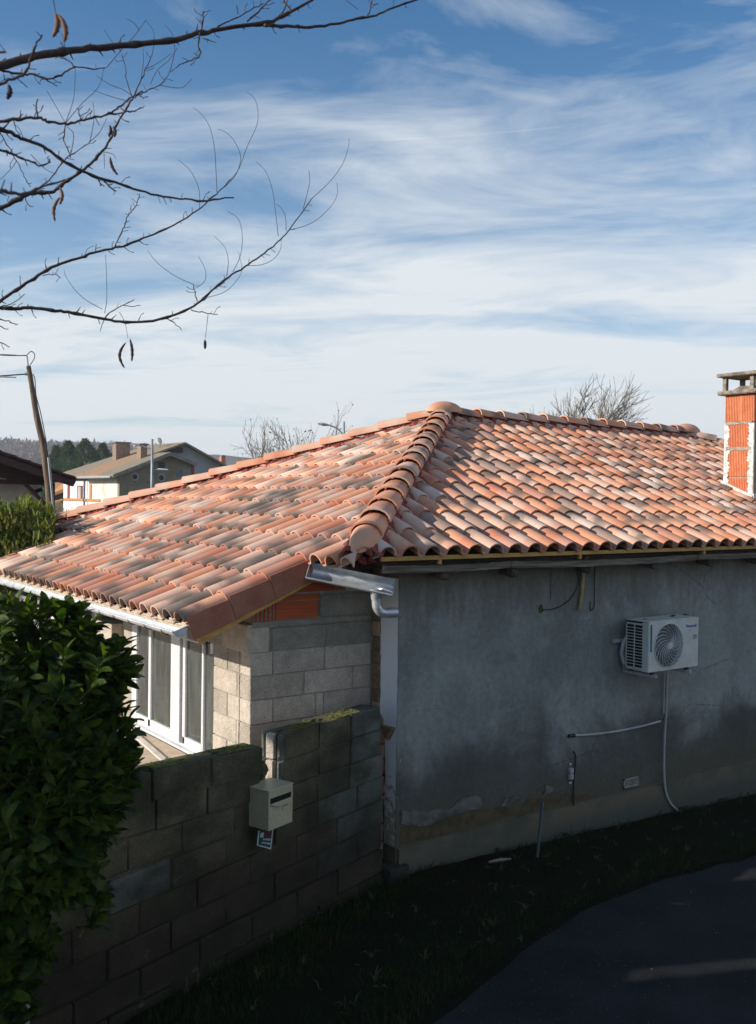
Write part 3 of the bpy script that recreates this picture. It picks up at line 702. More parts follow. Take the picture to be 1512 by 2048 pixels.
def tile_mesh(name, V, F, al, tint):
    me = bpy.data.meshes.new(name); me.from_pydata([tuple(v) for v in V], [], [tuple(f) for f in F])
    at = me.attributes.new('tint', 'FLOAT_COLOR', 'POINT'); at.data.foreach_set('color', np.tile(np.array([*tint, 1.], dtype=np.float32), len(V)))
    a2 = me.attributes.new('along', 'FLOAT', 'POINT'); a2.data.foreach_set('value', np.array(al, dtype=np.float32))
    me.polygons.foreach_set('use_smooth', [True] * len(me.polygons)); me.materials.append(M['tile'])
    bm = bmesh.new(); bm.from_mesh(me); n = len(PROF)
    for e in bm.edges:
        i, j = sorted((e.verts[0].index, e.verts[1].index))
        if len(e.link_faces) == 2 and e.calc_face_angle(0) > .9: e.smooth = False
    bm.to_mesh(me); bm.free(); return me
TL_L, TL_R = .50, .475
EXPL, EXPR = .381, .365
arrL, arrR = tile_arrays(TL_L), tile_arrays(TL_R)
varL = [tile_mesh('roof_tile', *arrL, tints()) for _ in range(22)]; varR = [tile_mesh('roof_tile', *arrR, tints(True)) for _ in range(22)]
thL, thR = math.atan(SL), math.atan(SR)
def mat_from(o, u, v, w):
    return Matrix(((u.x, v.x, w.x, o.x), (u.y, v.y, w.y, o.y), (u.z, v.z, w.z, o.z), (0, 0, 0, 1)))
uL, vL, wL = Vector((0, -1, 0)), Vector((math.cos(thL), 0, math.sin(thL))), Vector((-math.sin(thL), 0, math.cos(thL)))
uR, vR, wR = Vector((1, 0, 0)), Vector((0, math.cos(thR), math.sin(thR))), Vector((0, -math.sin(thR), math.cos(thR)))
def hipplane(a, b, keep):      # vertical plane through a-b, normal pointing to the kept side
    d = (b - a); n = Vector((-d.y, d.x, 0)).normalized()
    if (Vector(keep) - a).dot(n) < 0: n = -n
    return a.copy(), n
P_near_L = hipplane(NEAR, AP, (0, 5, 0)); P_far_L = hipplane(FC, AP, (0, 3, 0))
P_near_R = hipplane(NEAR, AP, (5, 0, 0)); P_ridge = (AP, Vector((0, -1, 0))); P_right = hipplane(RC, RE, (5, 0, 0))
cands = []
def consider(M4, arr, planes, side):
    V = arr[0]; W = (np.array(M4.to_3x3()) @ V.T).T + np.array(M4.translation)
    cut = []
    for p, nrm in planes:
        d = (W - np.array(p)) @ np.array(nrm)
        if d.max() < .03: return
        if d.min() < -.0: cut.append((p, nrm))
    c = Vector(W.mean(axis=0)); px, py, dz = pix(c)
    vis = dz > 0 and -60 < px < 1560 and 0 < py < 2100
    cands.append((0 if vis else 1, dz, M4, side, cut, W))
# left slope with its lean-to continuation
ncol = int(round((YV1 - YV0) / PW)); PWL = (YV1 - YV0 - .0) / ncol
k = 0
while XE + k * EXPL < AP.x:
    x = XE + k * EXPL; z = HZL + SL * (x - HX)
    if x < HX - .2: js = range(0, ncol)
    else: js = range(-4, ncol + 6)
    for j in js:
        y = YV0 + (j + 1) * PWL
        o = Vector((x, y + random.uniform(-.003, .003), z + random.uniform(-.002, .002)))
        M4 = mat_from(o, uL, vL, wL) @ Matrix.Rotation(random.uniform(-.006, .006), 4, 'Z')
        if x >= HX - .2 and (j < 0 or j >= ncol):   # main eave row of the strips beside the lean-to
            pass
        consider(M4, arrL, [P_near_L, P_far_L] if x > HX - 1.0 else [], 'L')
    k += 1
# extra eave tiles of the main roof left and right of the lean-to are the row that starts at HX
k = 0
while HY + k * EXPR < AP.y:
    y = HY + k * EXPR; z = HZ + SR * (y - HY) + .0
    for j in range(-3, 54):
        x = HX - .1 + j * PW
        M4 = mat_from(Vector((x + random.uniform(-.003, .003), y, z + random.uniform(-.002, .002))), uR, vR, wR) @ Matrix.Rotation(random.uniform(-.006, .006), 4, 'Z')
        consider(M4, arrR, [P_near_R, P_ridge, P_right], 'R')
    k += 1
cands.sort(key=lambda c: (c[0], c[1]))
restV, restF, restT, restA = [], [], [], []; nrest = 0; cutrest = []
def cut_mesh(M4, arr, cut, tint):
    me = tile_mesh('roof_tile', *arr, tint); bm = bmesh.new(); bm.from_mesh(me); inv = M4.inverted()
    for p, nrm in cut:
        bmesh.ops.bisect_plane(bm, geom=bm.verts[:] + bm.edges[:] + bm.faces[:], plane_co=inv @ p, plane_no=(inv.to_3x3() @ nrm), clear_inner=True)
    bm.to_mesh(me); ok = len(bm.faces) > 4; bm.free(); return me if ok else None
count = 0
rest_objs = []
for vis, dz, M4, side, cut, W in cands:
    arr = arrL if side == 'L' else arrR
    if count < 300 and vis == 0:
        me = cut_mesh(M4, arr, cut, tints()) if cut else random.choice(varL if side == 'L' else varR)
        if me is None: continue
        o = bpy.data.objects.new('roof_tile', me); link(o, roof, M4); count += 1
    else:
        t = tints(side == 'R')
        if cut:
            me = cut_mesh(M4, arr, cut, t)
            if me is None: continue
            nv = len(me.vertices); co = np.empty(nv * 3); me.vertices.foreach_get('co', co); co = co.reshape(-1, 3)
            Wc = (np.array(M4.to_3x3()) @ co.T).T + np.array(M4.translation)
            al = np.empty(nv); me.attributes['along'].data.foreach_get('value', al)
            fs = [tuple(p.vertices) for p in me.polygons]; bpy.data.meshes.remove(me)
        else: Wc = W; al = arr[2]; fs = [tuple(f) for f in arr[1]]
        restV.append(Wc); restA.append(al); restT.append(np.tile([*t, 1.], (len(Wc), 1))); restF += [tuple(i + nrest for i in f) for f in fs]; nrest += len(Wc)
me = bpy.data.meshes.new('distant_roof_tiles'); me.from_pydata(np.concatenate(restV).tolist(), [], restF)
at = me.attributes.new('tint', 'FLOAT_COLOR', 'POINT'); at.data.foreach_set('color', np.concatenate(restT).astype(np.float32).ravel())
a2 = me.attributes.new('along', 'FLOAT', 'POINT'); a2.data.foreach_set('value', np.concatenate(restA).astype(np.float32))
me.polygons.foreach_set('use_smooth', [True] * len(me.polygons)); me.materials.append(M['tile'])
o = bpy.data.objects.new('distant_roof_tiles', me); link(o, roof); o['kind'] = 'stuff'

# --- hip and ridge caps
def cap_arrays(length, r0, r1, half=1.0, hgt=.105):
    V = []; al = []; n = 9
    for v, r, inn in ((0, r0, 0), (length * .5, (r0 + r1) / 2, 0), (length, r1, 0), (0, r0, 1), (length * .7, r1, 1)):
        lift = .03 * (1 - v / length)
        for i in range(n):
            a = math.pi * (1 - i / (n - 1)); rr = r - (.014 if inn else 0)
            V.append((rr * math.cos(a) * 1.0, v, (hgt / .12) * rr * math.sin(a) ** .8 + lift - (.0 if not inn else .004))); al.append(v / length)
    F = []
    for i in range(n - 1):
        F += [(i, i + 1, n + i + 1, n + i), (n + i, n + i + 1, 2 * n + i + 1, 2 * n + i), (3 * n + i, 3 * n + i + 1, i + 1, i), (4 * n + i, 4 * n + i + 1, 3 * n + i + 1, 3 * n + i)]
    return np.array(V), np.array(F), np.array(al)
def cap_run(a, b, step, name, r0=.125, r1=.105, lift=.055, pale=.0):
    d = (b - a); Ltot = d.length; v = d.normalized(); u = v.cross(Vector((0, 0, 1))).normalized(); w_ = u.cross(v)
    n = max(1, round(Ltot / step)); st = Ltot / n; arr = cap_arrays(st + .06, r0, r1)
    for i in range(n):
        t = tints(); t = (random.choice([.05, .2, .28, .35, .45, .5, .74]) if pale == 0 else random.choice([.3, .38, .42, .3, .2]), t[1], t[2] if pale == 0 else t[2] * .5)
        me_ = tile_mesh(name, *arr, t)
        o_ = bpy.data.objects.new(name, me_)
        M4 = mat_from(a + v * (i * st) + w_ * (lift + random.uniform(-.004, .004)), u, v, w_) @ Matrix.Rotation(random.uniform(-.01, .01), 4, 'Z')
        link(o_, roof, M4)
up = Vector((0, 0, .0))
hd = (AP - NEAR).normalized()
cap_run(NEAR + hd * .37, AP - hd * .05, .37, 'hip_tile', .150, .124, .078)
fd = (AP - FC).normalized(); cap_run(FC + fd * .05, AP - fd * .05, .42, 'hip_tile', .125, .105, .10, pale=1)
cap_run(AP + Vector((.16, 0, 0)), RE + Vector((.1, 0, 0)), .42, 'ridge_tile', .125, .105, .08)
rd = (RE - RC).normalized(); cap_run(RC, RE - rd * .05, .42, 'hip_tile')
def dome(name, c, axis, rx, ry, rz, half_only=False, mat='tile', tilt=0):
    """rounded cap: a piece of an ellipsoid whose long axis is `axis`"""
    v = axis.normalized(); u = v.cross(Vector((0, 0, 1))).normalized(); w_ = u.cross(v); V = []; al = []
    nu, nv_ = 14, 8
    for i in range(nv_ + 1):
        ph = (math.pi / 2) * i / nv_
        for j in range(nu + 1):
            th = (math.pi if half_only else 2 * math.pi) * j / nu
            p = c + u * (rx * math.cos(th) * math.cos(ph)) + v * (-ry * math.sin(th) * math.cos(ph)) + w_ * (rz * math.sin(ph))
            V.append(tuple(p)); al.append(.5)
    F = [(i * (nu + 1) + j, i * (nu + 1) + j + 1, (i + 1) * (nu + 1) + j + 1, (i + 1) * (nu + 1) + j) for i in range(nv_) for j in range(nu)]
    me_ = tile_mesh(name, V, F, al, (.30, .9, .5)); o_ = bpy.data.objects.new(name, me_); link(o_, roof); return o_
dome('ridge_junction_cap', AP + Vector((.02, 0, .12)), Vector((1, 0, 0)), .17, .30, .155)
dome('ridge_junction_cap', RE + Vector((.05, 0, .10)), Vector((1, 0, 0)), .17, .30, .15)
dome('hip_end_cap', NEAR + hd * .44 + Vector((0, 0, .080)), hd, .138, .47, .128, half_only=True)
dome('hip_end_cap', FC + fd * .06 + Vector((0, 0, .125)), fd, .12, .2, .11, half_only=True)
# crinkled red flashing under the caps
def flashing(a, b, w0, lift, name='ridge_flashing'):
    d = (b - a); n = int(d.length / .035); v = d.normalized(); u = v.cross(Vector((0, 0, 1))).normalized(); w_ = u.cross(v)
    mb = MB()
    for i in range(n + 1):
        p = a + v * (d.length * i / n)
        for sgn, wf, dz in ((-1, 1, -.065), (-1, .6, .01), (1, .6, .01), (1, 1, -.065)):
            mb.v.append(tuple(p + u * sgn * w0 * wf * (1 + random.uniform(-.12, .12) * (wf == 1)) + w_ * (lift + dz + random.uniform(-.012, .012) + .012 * math.sin(i * 1.6))))
    mb.f = [(4 * i + j, 4 * i + j + 1, 4 * i + 5 + j, 4 * i + 4 + j) for i in range(n) for j in range(3)]
    mb.build(name, 'red', roof)
flashing(NEAR + hd * .05, AP, .185, .075); flashing(FC + fd * .05, AP, .145, .09); flashing(AP, RE, .14, .07); flashing(RC, RE, .17, .06)
mb = MB()
for i in range(18):
    a = random.uniform(-1.2, .8); p0 = NEAR + Vector((.06 + random.uniform(-.06, .12), .06 + random.uniform(-.06, .06), .015))
    mb.tube([p0, p0 + Vector((random.uniform(-.04, .04), random.uniform(-.05, .02), random.uniform(-.05, .03)))], random.uniform(.006, .02), 5)
mb.build('torn_flashing_end', 'red', roof)
# mortar and debris filling below the eave tiles of the lean-to
MB().prism([(XE + .03, YV0, ZE - .006), (XE - .006, YV0, ZE - .018), (XE - .006, YV0, ZE - .034), (XE + .03, YV0, ZE - .02)], (0, YV1 - YV0, 0)).build('eave_board', 'cream', roof)
MB().box((XE + .02, YV0 + .02, ZE - .055), (XE + .05, YV1 - .02, ZE - .004)).build('eave_comb', 'cream', roof)
for j in range(ncol):
    y = YV0 + (j + .38) * PWL
    MB().box((XE + .026, y - .05, ZE - .03), (XE + .05, y + .05, ZE + random.uniform(.005, .022))).build('eave_comb_tooth', 'cream', roof, jitter=.006)
    MB().box((XE - .004, y + .12, ZE - .018), (XE + .02, y + .132, ZE + .0)).build('tile_hook', 'pinkstone', roof, jitter=.003)
# verge tiles (rake) of the lean-to: plate hanging down the side, and one at the far verge
nv = 0
for k in range(3):
    x0 = XE - .005 + k * EXPL; x1 = x0 + EXPL + .045
    if x0 > HX - .1: break
    x1 = min(x1, HX - .03) if k >= 2 else x1
    zf = lambda x: HZL + SL * (x - HX)
    out = .004 + .010
    y0 = YV0 - .012
    lo = -.145
    lift0, lift1 = .034, .002
    tp0, tp1 = Vector((x0, y0, zf(x0) + .03 + lift0)), Vector((x1, y0 + .010, zf(x1) + .03 + lift1))
    p = [tp0 - wL * .205, tp1 - wL * .19, tp1, tp0]
    MB().prism(p, (0, .013, 0)).build('verge_tile', 'verge', roof, bevel=.003)
MB().prism([(XE + .13, YV0 + .012, ZE - .17), (XE + .10, YV0 + .012, ZE - .05), (HX + .25, YV0 + .012, HZL + SL * .25 - .06), (HX + .25, YV0 + .012, HZL + SL * .25 - .18)], (0, .03, 0)).build('verge_board', 'yellow', roof)
MB().prism([(XE + .04, YV0 + .04, ZE - .06), (HX, YV0 + .04, HZL - .07), (HX, FY + .02, HZL - .07), (XE + .04, FY + .02, ZE - .06)], (0, 0, .012)).build('verge_soffit', 'yellow', roof)

# --- zinc gutters
def gutter(a, b, r, name, label_parent, mat='zinc', roll=0, endcaps=(True, True)):
    a, b = Vector(a), Vector(b); v = (b - a).normalized(); u = v.cross(Vector((0, 0, 1))).normalized(); n = 12; mb = MB()
    RM = Matrix.Rotation(roll, 3, v); u = RM @ u; w_ = RM @ Vector((0, 0, 1))
    for p in (a, b):
        for rr in (r, r - .003):
            for i in range(n + 1):
                t = math.pi + math.pi * i / n; mb.v.append(tuple(p + u * math.cos(t) * rr + w_ * math.sin(t) * rr))
    m_ = n + 1
    for i in range(n): mb.f += [(i, i + 1, 2 * m_ + i + 1, 2 * m_ + i), (m_ + i, 3 * m_ + i, 3 * m_ + i + 1, m_ + i + 1)]
    g_ = mb.build(name, mat, label_parent, smooth=True)
    for e, p in zip(endcaps, (a, b)):
        if e: MB().prism([p + u * math.cos(math.pi + math.pi * i / n) * (r + .003) + w_ * math.sin(math.pi + math.pi * i / n) * (r + .003) for i in range(n + 1)], v * .006).build('gutter_end_cap', mat, g_)
    return g_, u, v, w_
lg = gutter((XE - .050, YV0 + .0, ZE - .030), (XE - .050, YV1 + .05, ZE - .040), .064, 'gutter', house, 'zinc2', math.radians(-20))
go = lg[0]
MB().tube([(XE - .050 - .060, YV0 - .0, ZE - .030 - .022), (XE - .050 - .060, YV1, ZE - .040 - .022)], .008, 6).build('gutter_bead', 'zinc2', go)
MB().box((XE + .016, YV0 + .03, ZE - .12), (XE + .03, YV1, ZE - .04)).build('gutter_back_flange', 'zinc2', go)
y = .45
while y < YV1:
    MB().tube([(XE - .118, y, ZE - .052), (XE - .116, y, ZE - .068), (XE - .09, y, ZE - .092), (XE - .05, y, ZE - .102)], .004, 4).build('gutter_hook', 'cable', go)
    MB().prism([(XE - .03, y, ZE - .012), (XE + .0, y, ZE - .006), (XE + .0, y + .02, ZE - .006), (XE - .03, y + .02, ZE - .012)], (0, 0, -.003)).build('gutter_strap', 'zinc', go)
    y += .36
# the short askew piece over the corner with its outlet and elbow
ga, gb = on(615, 1139, 1, .19), on(787, 1174, 1, -.27)
_v = (Vector(gb) - Vector(ga)).normalized(); _u = _v.cross(Vector((0, 0, 1)))
sg, gu, gv, gw_ = gutter(ga, gb, .088, 'short_gutter', house, 'zinc', math.radians(-48) * (1 if _u.dot(CAM - ga) < 0 else -1))
gs = gu if gu.dot(CAM - ga) > 0 else -gu
gup = Vector((0, 0, 1))
MB().tube([ga + gs * .088, gb + gs * .088], .008, 6).build('gutter_bead', 'zinc', sg)
for t in (.12, .36): 
    p = ga.lerp(gb, t); MB().tube([p + gs * (.091 * math.cos(a)) - gw_ * (.091 * math.sin(a)) for a in (0, .4, .8, 1.2, 1.57)], .004, 4).build('gutter_hook', 'zinc', sg)
for t in (.3, .62, .9):
    p = ga.lerp(gb, t); MB().tube([p - gs * .083, p - gs * .083 + gw_ * .02], .003, 4).build('gutter_nail', 'cable', sg)
pc = ga.lerp(gb, .80); o1 = pc + Vector((0, 0, -.045))
el = [o1, o1 + Vector((.0, 0, -.06)), o1 + Vector((.005, 0, -.13))]
cd_ = Vector((.95, -.15, 0)).normalized(); R_ = .085
cen = el[-1] + cd_ * R_
arc = [cen - cd_ * R_ * math.cos(a) + Vector((0, 0, -R_ * math.sin(a))) for a in np.linspace(0, math.pi / 2, 8)]
MB().tube([o1, o1 + Vector((0, 0, -.03)), o1 + Vector((0, 0, -.10))], [.062, .056, .041], 14, cap=False).build('gutter_outlet', 'zinc', sg, smooth=True)
MB().tube([el[-1] + Vector((0, 0, .035))] + arc + [arc[-1] + cd_ * .03], .041, 14, cap=False).build('drain_elbow', 'zinc', sg, smooth=True)
MB().tube([arc[-1] + cd_ * .02, arc[-1] + cd_ * .11], .045, 14, cap=False).build('drain_collar', 'zinc', sg, smooth=True)
MB().tube([el[-1] + Vector((0, 0, .03)), el[-1] + Vector((0, 0, .045))], .045, 14, cap=False).build('drain_ring', 'zinc', sg, smooth=True)
# far main gutter stub
gutter((HX - .06, YV1 + .1, HZ - .10), (HX - .06, FC.y + .1, HZ - .10), .06, 'gutter', house, 'zinc2')

# --- chimney
CX = 6.45
c0 = on(1447, 985, 0, CX); c1 = on(1505.5, 985, 0, CX); ct = on(1455, 790, 0, CX)
y_n, y_f = c1.y, c0.y; ZT_ = ct.z
CW = .42
chim = MB().box((CX + .012, y_n + .012, 3.2), (CX + CW, y_f - .012, ZT_ - .01)).build('chimney', 'cement', roof)
zrc = [on(1480, q, 0, CX).z for q in (1010, 955, 897.5, 846, 789)]
joint = .012
for a, b in zip(zrc, zrc[1:]):
    h0, h1 = (a + (.016 if a != zrc[0] else -.2)), b - .006
    mb = MB().box((CX + .004, y_n + .004, h0), (CX + CW, y_f - .004, h1))
    nr_ = 18
    for i in range(nr_):
        ya = y_n + (y_f - y_n) * (i + .18) / nr_; yb = y_n + (y_f - y_n) * (i + .78) / nr_
        if 7 <= i <= 8 and b == zrc[-1]: ya, yb = y_n + (y_f - y_n) * 7 / nr_ + .002, y_n + (y_f - y_n) * 9 / nr_
        if i == 8 and b == zrc[-1]: continue
        mb.box((CX - .003, ya, h0), (CX + .006, yb, h1))
        xa = CX + CW * (i + .18) / nr_; mb.box((xa, y_n - .003, h0), (xa + CW / nr_ * .6, y_n + .006, h1))
    mb.build('chimney_brick', 'chimbrick', chim)
for q, (ww, hh) in ((897, (.40, .045)), (846, (.46, .03))):
    z_ = on(1480, q, 0, CX).z; pl = [(CX - .009, y, z) for y, z in ragged([(y_n + .03, z_ - hh / 2), (y_f - .03, z_ - hh / 2), (y_f - .03, z_ + hh / 2), (y_n + .03, z_ + hh / 2)], 9, .008)]
    MB().prism(pl, (.01, 0, 0)).build('mortar_joint', 'cement', chim)
zlo, zhi = on(1480, 1010, 0, CX).z - .15, on(1480, 847, 0, CX).z
for y0_, y1_, amp in ((y_f - .072, y_f + .001, 1), (y_n - .001, y_n + .072, -1)):
    nseg = 60; inner = []; outer = []
    for i in range(nseg + 1):
        z_ = zlo + (zhi - zlo) * i / nseg; base = (y0_ if amp > 0 else y1_) + random.uniform(-.016, .02) * 1 + .014 * math.sin(i * .55)
        inner.append((CX - .0075, base, z_)); outer.append((CX - .0075, y1_ if amp > 0 else y0_, z_))
    mb = MB(); mb.v = inner + outer + [(v[0] + .008, v[1], v[2]) for v in inner]; n_ = nseg + 1
    mb.f = [(i, i + 1, n_ + i + 1, n_ + i) for i in range(nseg)] + [(i, i + 1, 2 * n_ + i + 1, 2 * n_ + i) for i in range(nseg)]
    mb.build('plaster_smear', 'whitewash', chim)
MB().box((CX - .006, y_n - .012, zlo), (CX + CW, y_n - .0035, zhi)).build('corner_render', 'cement', chim)
pf = lambda y: HZ + SR * (y - HY)
MB().prism([(CX - .03, y_f + .03, pf(y_f) + .10), (CX - .03, y_n - .03, pf(y_n) + .06), (CX - .03, y_n - .03, pf(y_n) + .13), (CX - .03, y_f + .03, pf(y_f) + .16)], (.028, 0, 0)).build('chimney_flashing', 'whitewash', chim, bevel=.003)
MB().prism([(CX - .03, y_n - .035, pf(y_n) + .04), (CX + CW, y_n - .035, pf(y_n) + .04), (CX + CW, y_n - .035, pf(y_n) + .16), (CX - .03, y_n - .035, pf(y_n) + .16)], (0, .02, 0)).build('chimney_flashing', 'zinc', chim)
zc0 = ZT_
MB().box((CX - .075, y_n - .07, zc0 - .006), (CX + CW + .06, y_f + .085, zc0 + .05)).build('cowl_base', 'capstone', chim, bevel=.014)
MB().prism([(CX + .02, y_n + .03, zc0 + .045), (CX + .02, y_f - .06, zc0 + .045), (CX + .12, y_f - .12, zc0 + .12), (CX + .12, y_n + .12, zc0 + .12)], (CW - .1, 0, 0)).build('cowl_slope', 'capstone', chim, bevel=.01)
for yy_ in (y_n + .0, y_f - .03):
    for xx_ in (CX - .03, CX + CW - .06): MB().obox((xx_, yy_, zc0 + .045), (.06, 0, 0), (0, .06, 0), (0, .0, .20)).build('cowl_leg', 'capstone', chim, bevel=.006)
zt = on(1447, 748, 0, CX - .08).z
MB().box((CX - .09, y_n - .09, zc0 + .24), (CX + CW + .07, y_f + .09, zc0 + .29)).build('cowl_top', 'capstone', chim, bevel=.012)

# ------------------------------------------------------------------ garden wall of old blocks
GD = Vector((.945, .328, 0)); GD.normalize(); GN = Vector((GD.y, -GD.x, 0))    # along the wall, towards the road
GP = Vector((-.06, .05, 0)); GT = .20
gw = empty('garden_wall', GP + GD * -2, 'old mossy garden wall of grey concrete blocks with a notch holding the mailbox', 'garden wall')
def gpt(s, t, z): return GP + GD * s - GN * t + Vector((0, 0, z))
def gblock(s0, s1, z0, z1, mat='gblock', tl=0.0, out=0, name='concrete_block', t0=0, t1=GT):
    g_ = .004
    o = gpt(s0 + g_, t0 - out, z0 + g_ - tl * s0); ex = GD * (s1 - s0 - 2 * g_) + Vector((0, 0, -tl * (s1 - s0)))
    return MB().obox(o, ex, -GN * (t1 - t0 + out), (0, 0, z1 - z0 - 2 * g_)).build(name, mat, gw, bevel=random.uniform(.006, .013), jitter=.0055)
zrow = [-.45, -.13, .085, .30, .52, .735, .95, 1.16, 1.375, 1.588]
GAP0, GAP1 = -1.70, -1.49
MB().obox(gpt(-6, .015, -.4), GD * 4.3, -GN * (GT - .03), (0, 0, 1.9)).build('mortar_core', 'gblock', gw)
MB().obox(gpt(GAP1 + .06, .015, -.4), GD * (1.30), -GN * (GT - .03), (0, 0, 1.94)).build('mortar_core', 'gblock', gw)
MB().obox(gpt(GAP0 - .02, .015, -.4), GD * (.3), -GN * (GT - .03), (0, 0, 1.32)).build('mortar_core', 'gblock', gw)
for r in range(len(zrow) - 1):
    z0_, z1_ = zrow[r], zrow[r + 1]; top = r >= 6
    if top:      # split by the notch
        cuts = [GAP1, -1.0, -.57, -.14] if r != 6 else [GAP1, -1.02, -.585, -.10]
        for i, (a, b) in enumerate(zip(cuts, cuts[1:])):
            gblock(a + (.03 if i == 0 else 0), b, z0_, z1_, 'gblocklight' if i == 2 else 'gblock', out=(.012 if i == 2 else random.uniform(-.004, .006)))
        left = {8: [-5.6, -5.05, -4.5, -3.93, -3.36, -2.80, -2.245, GAP0], 7: [-5.4, -4.9, -4.4, -3.85, -3.3, -2.76, -2.28, GAP0 - .03], 6: [-5.6, -5.05, -4.5, -4.0, -3.5, -3.0, -2.52, -2.0, GAP0]}[r]
        tl = {8: .055, 7: .045, 6: .015}[r]; off = {8: -.145, 7: -.10, 6: -.02}[r]
        for a, b in zip(left, left[1:]): gblock(a, b, z0_ + off, z1_ + off + (.0 if r < 8 else .005), 'gblock', tl, out=random.uniform(-.006, .012))
    else:
        s = -5.6 - (.26 if r % 2 else 0)
        while s < -.15:
            e = min(s + .54, -.08)
            if e > -.3: e = -.08
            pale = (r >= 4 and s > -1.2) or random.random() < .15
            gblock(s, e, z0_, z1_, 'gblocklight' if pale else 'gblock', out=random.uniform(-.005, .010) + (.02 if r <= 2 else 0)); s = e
# ribbed end of the taller part, catching the sun
for r in (6, 7, 8):
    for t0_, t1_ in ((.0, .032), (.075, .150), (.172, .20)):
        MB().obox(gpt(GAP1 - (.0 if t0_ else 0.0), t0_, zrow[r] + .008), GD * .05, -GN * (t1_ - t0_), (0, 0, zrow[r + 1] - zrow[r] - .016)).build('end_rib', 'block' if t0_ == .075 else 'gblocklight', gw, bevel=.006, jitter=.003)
# moss cushions along the sunlit top
mp_ = []
ico_v = np.array([(0, 0, 1), (.9, 0, .45), (.28, .85, .45), (-.73, .53, .45), (-.73, -.53, .45), (.28, -.85, .45), (0, 0, -.1)])
ico_f = np.array([(0, 1, 2), (0, 2, 3), (0, 3, 4), (0, 4, 5), (0, 5, 1)])
for i in range(1500):
    if random.random() < .45: s_ = random.gauss(-.85, .22); zt_ = zrow[9]
    else: s_ = random.uniform(-3.2, GAP0 - .02); zt_ = zrow[9] - .140 - .055 * s_
    if not (-3.2 < s_ < GAP0 - .015 or GAP1 + .05 < s_ < -.25): continue
    if math.sin(s_ * 9) + random.uniform(-1, .9) < -.2: continue
    t_ = min(max(random.gauss(.06, .055), .012), .19); r_ = random.uniform(.004, .013)
    p = np.array(gpt(s_, t_, zt_ + .000)); V_ = ico_v * [r_ * 1.3, r_ * 1.3, r_ * random.uniform(.4, .9)] + p + rng.normal(0, .0012, (7, 3)); mp_.append((V_, ico_f))
joined('moss', 'moss', mp_, gw, kind='stuff')
for s_, t_ in ((-.98, .10), (-.93, .13), (-.88, .09), (-1.40, .09), (-.48, .12), (-1.98, .10), (-2.12, .09), (-2.45, .09), (-1.84, .13)):
    zt_ = zrow[9] if s_ > GAP1 else zrow[9] - .140 - .055 * s_
    MB().prism([gpt(s_ + .03 * math.cos(a), t_ + .012 * math.sin(a), zt_ - .004) for a in np.linspace(0, 6.28, 9)[:-1]], (0, 0, .0065)).build('painted_cavity', 'black', gw, jitter=.001)  # flat black disc painted for the shade inside a block hole

# mailbox in the notch
mbx = empty('mailbox', gpt(-1.7, -.2, .85), 'beige metal mailbox with a dark letter slot hung in the notch of the block wall', 'mailbox')
fl = onp(537.7, 1583.5, GP + GN * .20, GN); frt = onp(586, 1567, GP + GN * .20, GN); bl_ = onp(532, 1665, GP + GN * .20, GN)
s0m = (fl - GP).dot(GD); s1m = (frt - GP).dot(GD); zt_m = (fl.z + frt.z) / 2; zb_m = bl_.z
FT = -.20; BT = .03
def mbox(s0, s1, t0, t1, z0, z1, name, mat, par=mbx, bevel=.003, out=None):
    return MB().obox(gpt(s0, t0, z0), GD * (s1 - s0), -GN * (t1 - t0), (0, 0, z1 - z0)).build(name, mat, par, bevel=bevel)
Wm = s1m - s0m; Hm = zt_m - zb_m
body = MB().obox(gpt(s0m + .004, FT + .012, zb_m), GD * (Wm - .008), -GN * (BT - FT - .012), (0, 0, Hm - .006)).build('body', 'box', mbx, bevel=.004)
mbox(s0m - .004, s1m + .004, FT - .004, BT, zt_m - .006, zt_m + .006, 'lid', 'box')
sl0, sl1 = zb_m + Hm * .66, zb_m + Hm * .80
mbox(s0m, s1m, FT, FT + .012, zb_m, sl0, 'door', 'box'); mbox(s0m, s1m, FT, FT + .012, sl1, zt_m - .007, 'slot_hood', 'box')
mbox(s0m, s0m + .016, FT, FT + .0115, sl0, sl1, 'slot_side', 'box', bevel=0); mbox(s1m - .016, s1m, FT, FT + .0115, sl0, sl1, 'slot_side', 'box', bevel=0)
mbox(s0m + .014, s1m - .014, FT + .006, FT + .0115, sl0 - .002, sl1 + .002, 'letter_slot', 'black', bevel=0)
lp = [gpt(s0m + .016 + (Wm - .032) * i / 8, FT - .002, sl0 - .035 * math.sin(math.pi * i / 8) ** .7) for i in range(9)]
MB().prism([gpt(s0m + .012, FT - .001, sl0 + .004), *lp, gpt(s1m - .012, FT - .001, sl0 + .004)], GN * .012).build('slot_lip', 'box', mbx, bevel=.003)
a0 = s0m + Wm * .56; a1 = s0m + Wm * .90; b0, b1 = zb_m + Hm * .40, zb_m + Hm * .495
for (p0, p1, q0, q1) in ((a0, a1, b0, b0 + .004), (a0, a1, b1 - .004, b1), (a0, a0 + .004, b0, b1), (a1 - .004, a1, b0, b1)):
    mbox(p0, p1, FT - .004, FT + .002, q0, q1, 'name_holder_rim', 'box', bevel=0)
mbox(a0 + .004, a1 - .03, FT - .001, FT + .001, b1 + .002, b1 + .006, 'name_holder_painted_shadow', 'black', bevel=0)  # black strip painted for the shadow above the name holder
lc = gpt(s0m + Wm * .53, FT - .004, zb_m + Hm * .895); MB().tube([lc, lc - GN * .012], .010, 12).build('lock', 'zinc', mbx, smooth=False)
mbox(s0m + Wm * .53 - .002, s0m + Wm * .53 + .002, FT - .0055, FT - .004, zb_m + Hm * .88, zb_m + Hm * .91, 'key_slot', 'black', bevel=0)
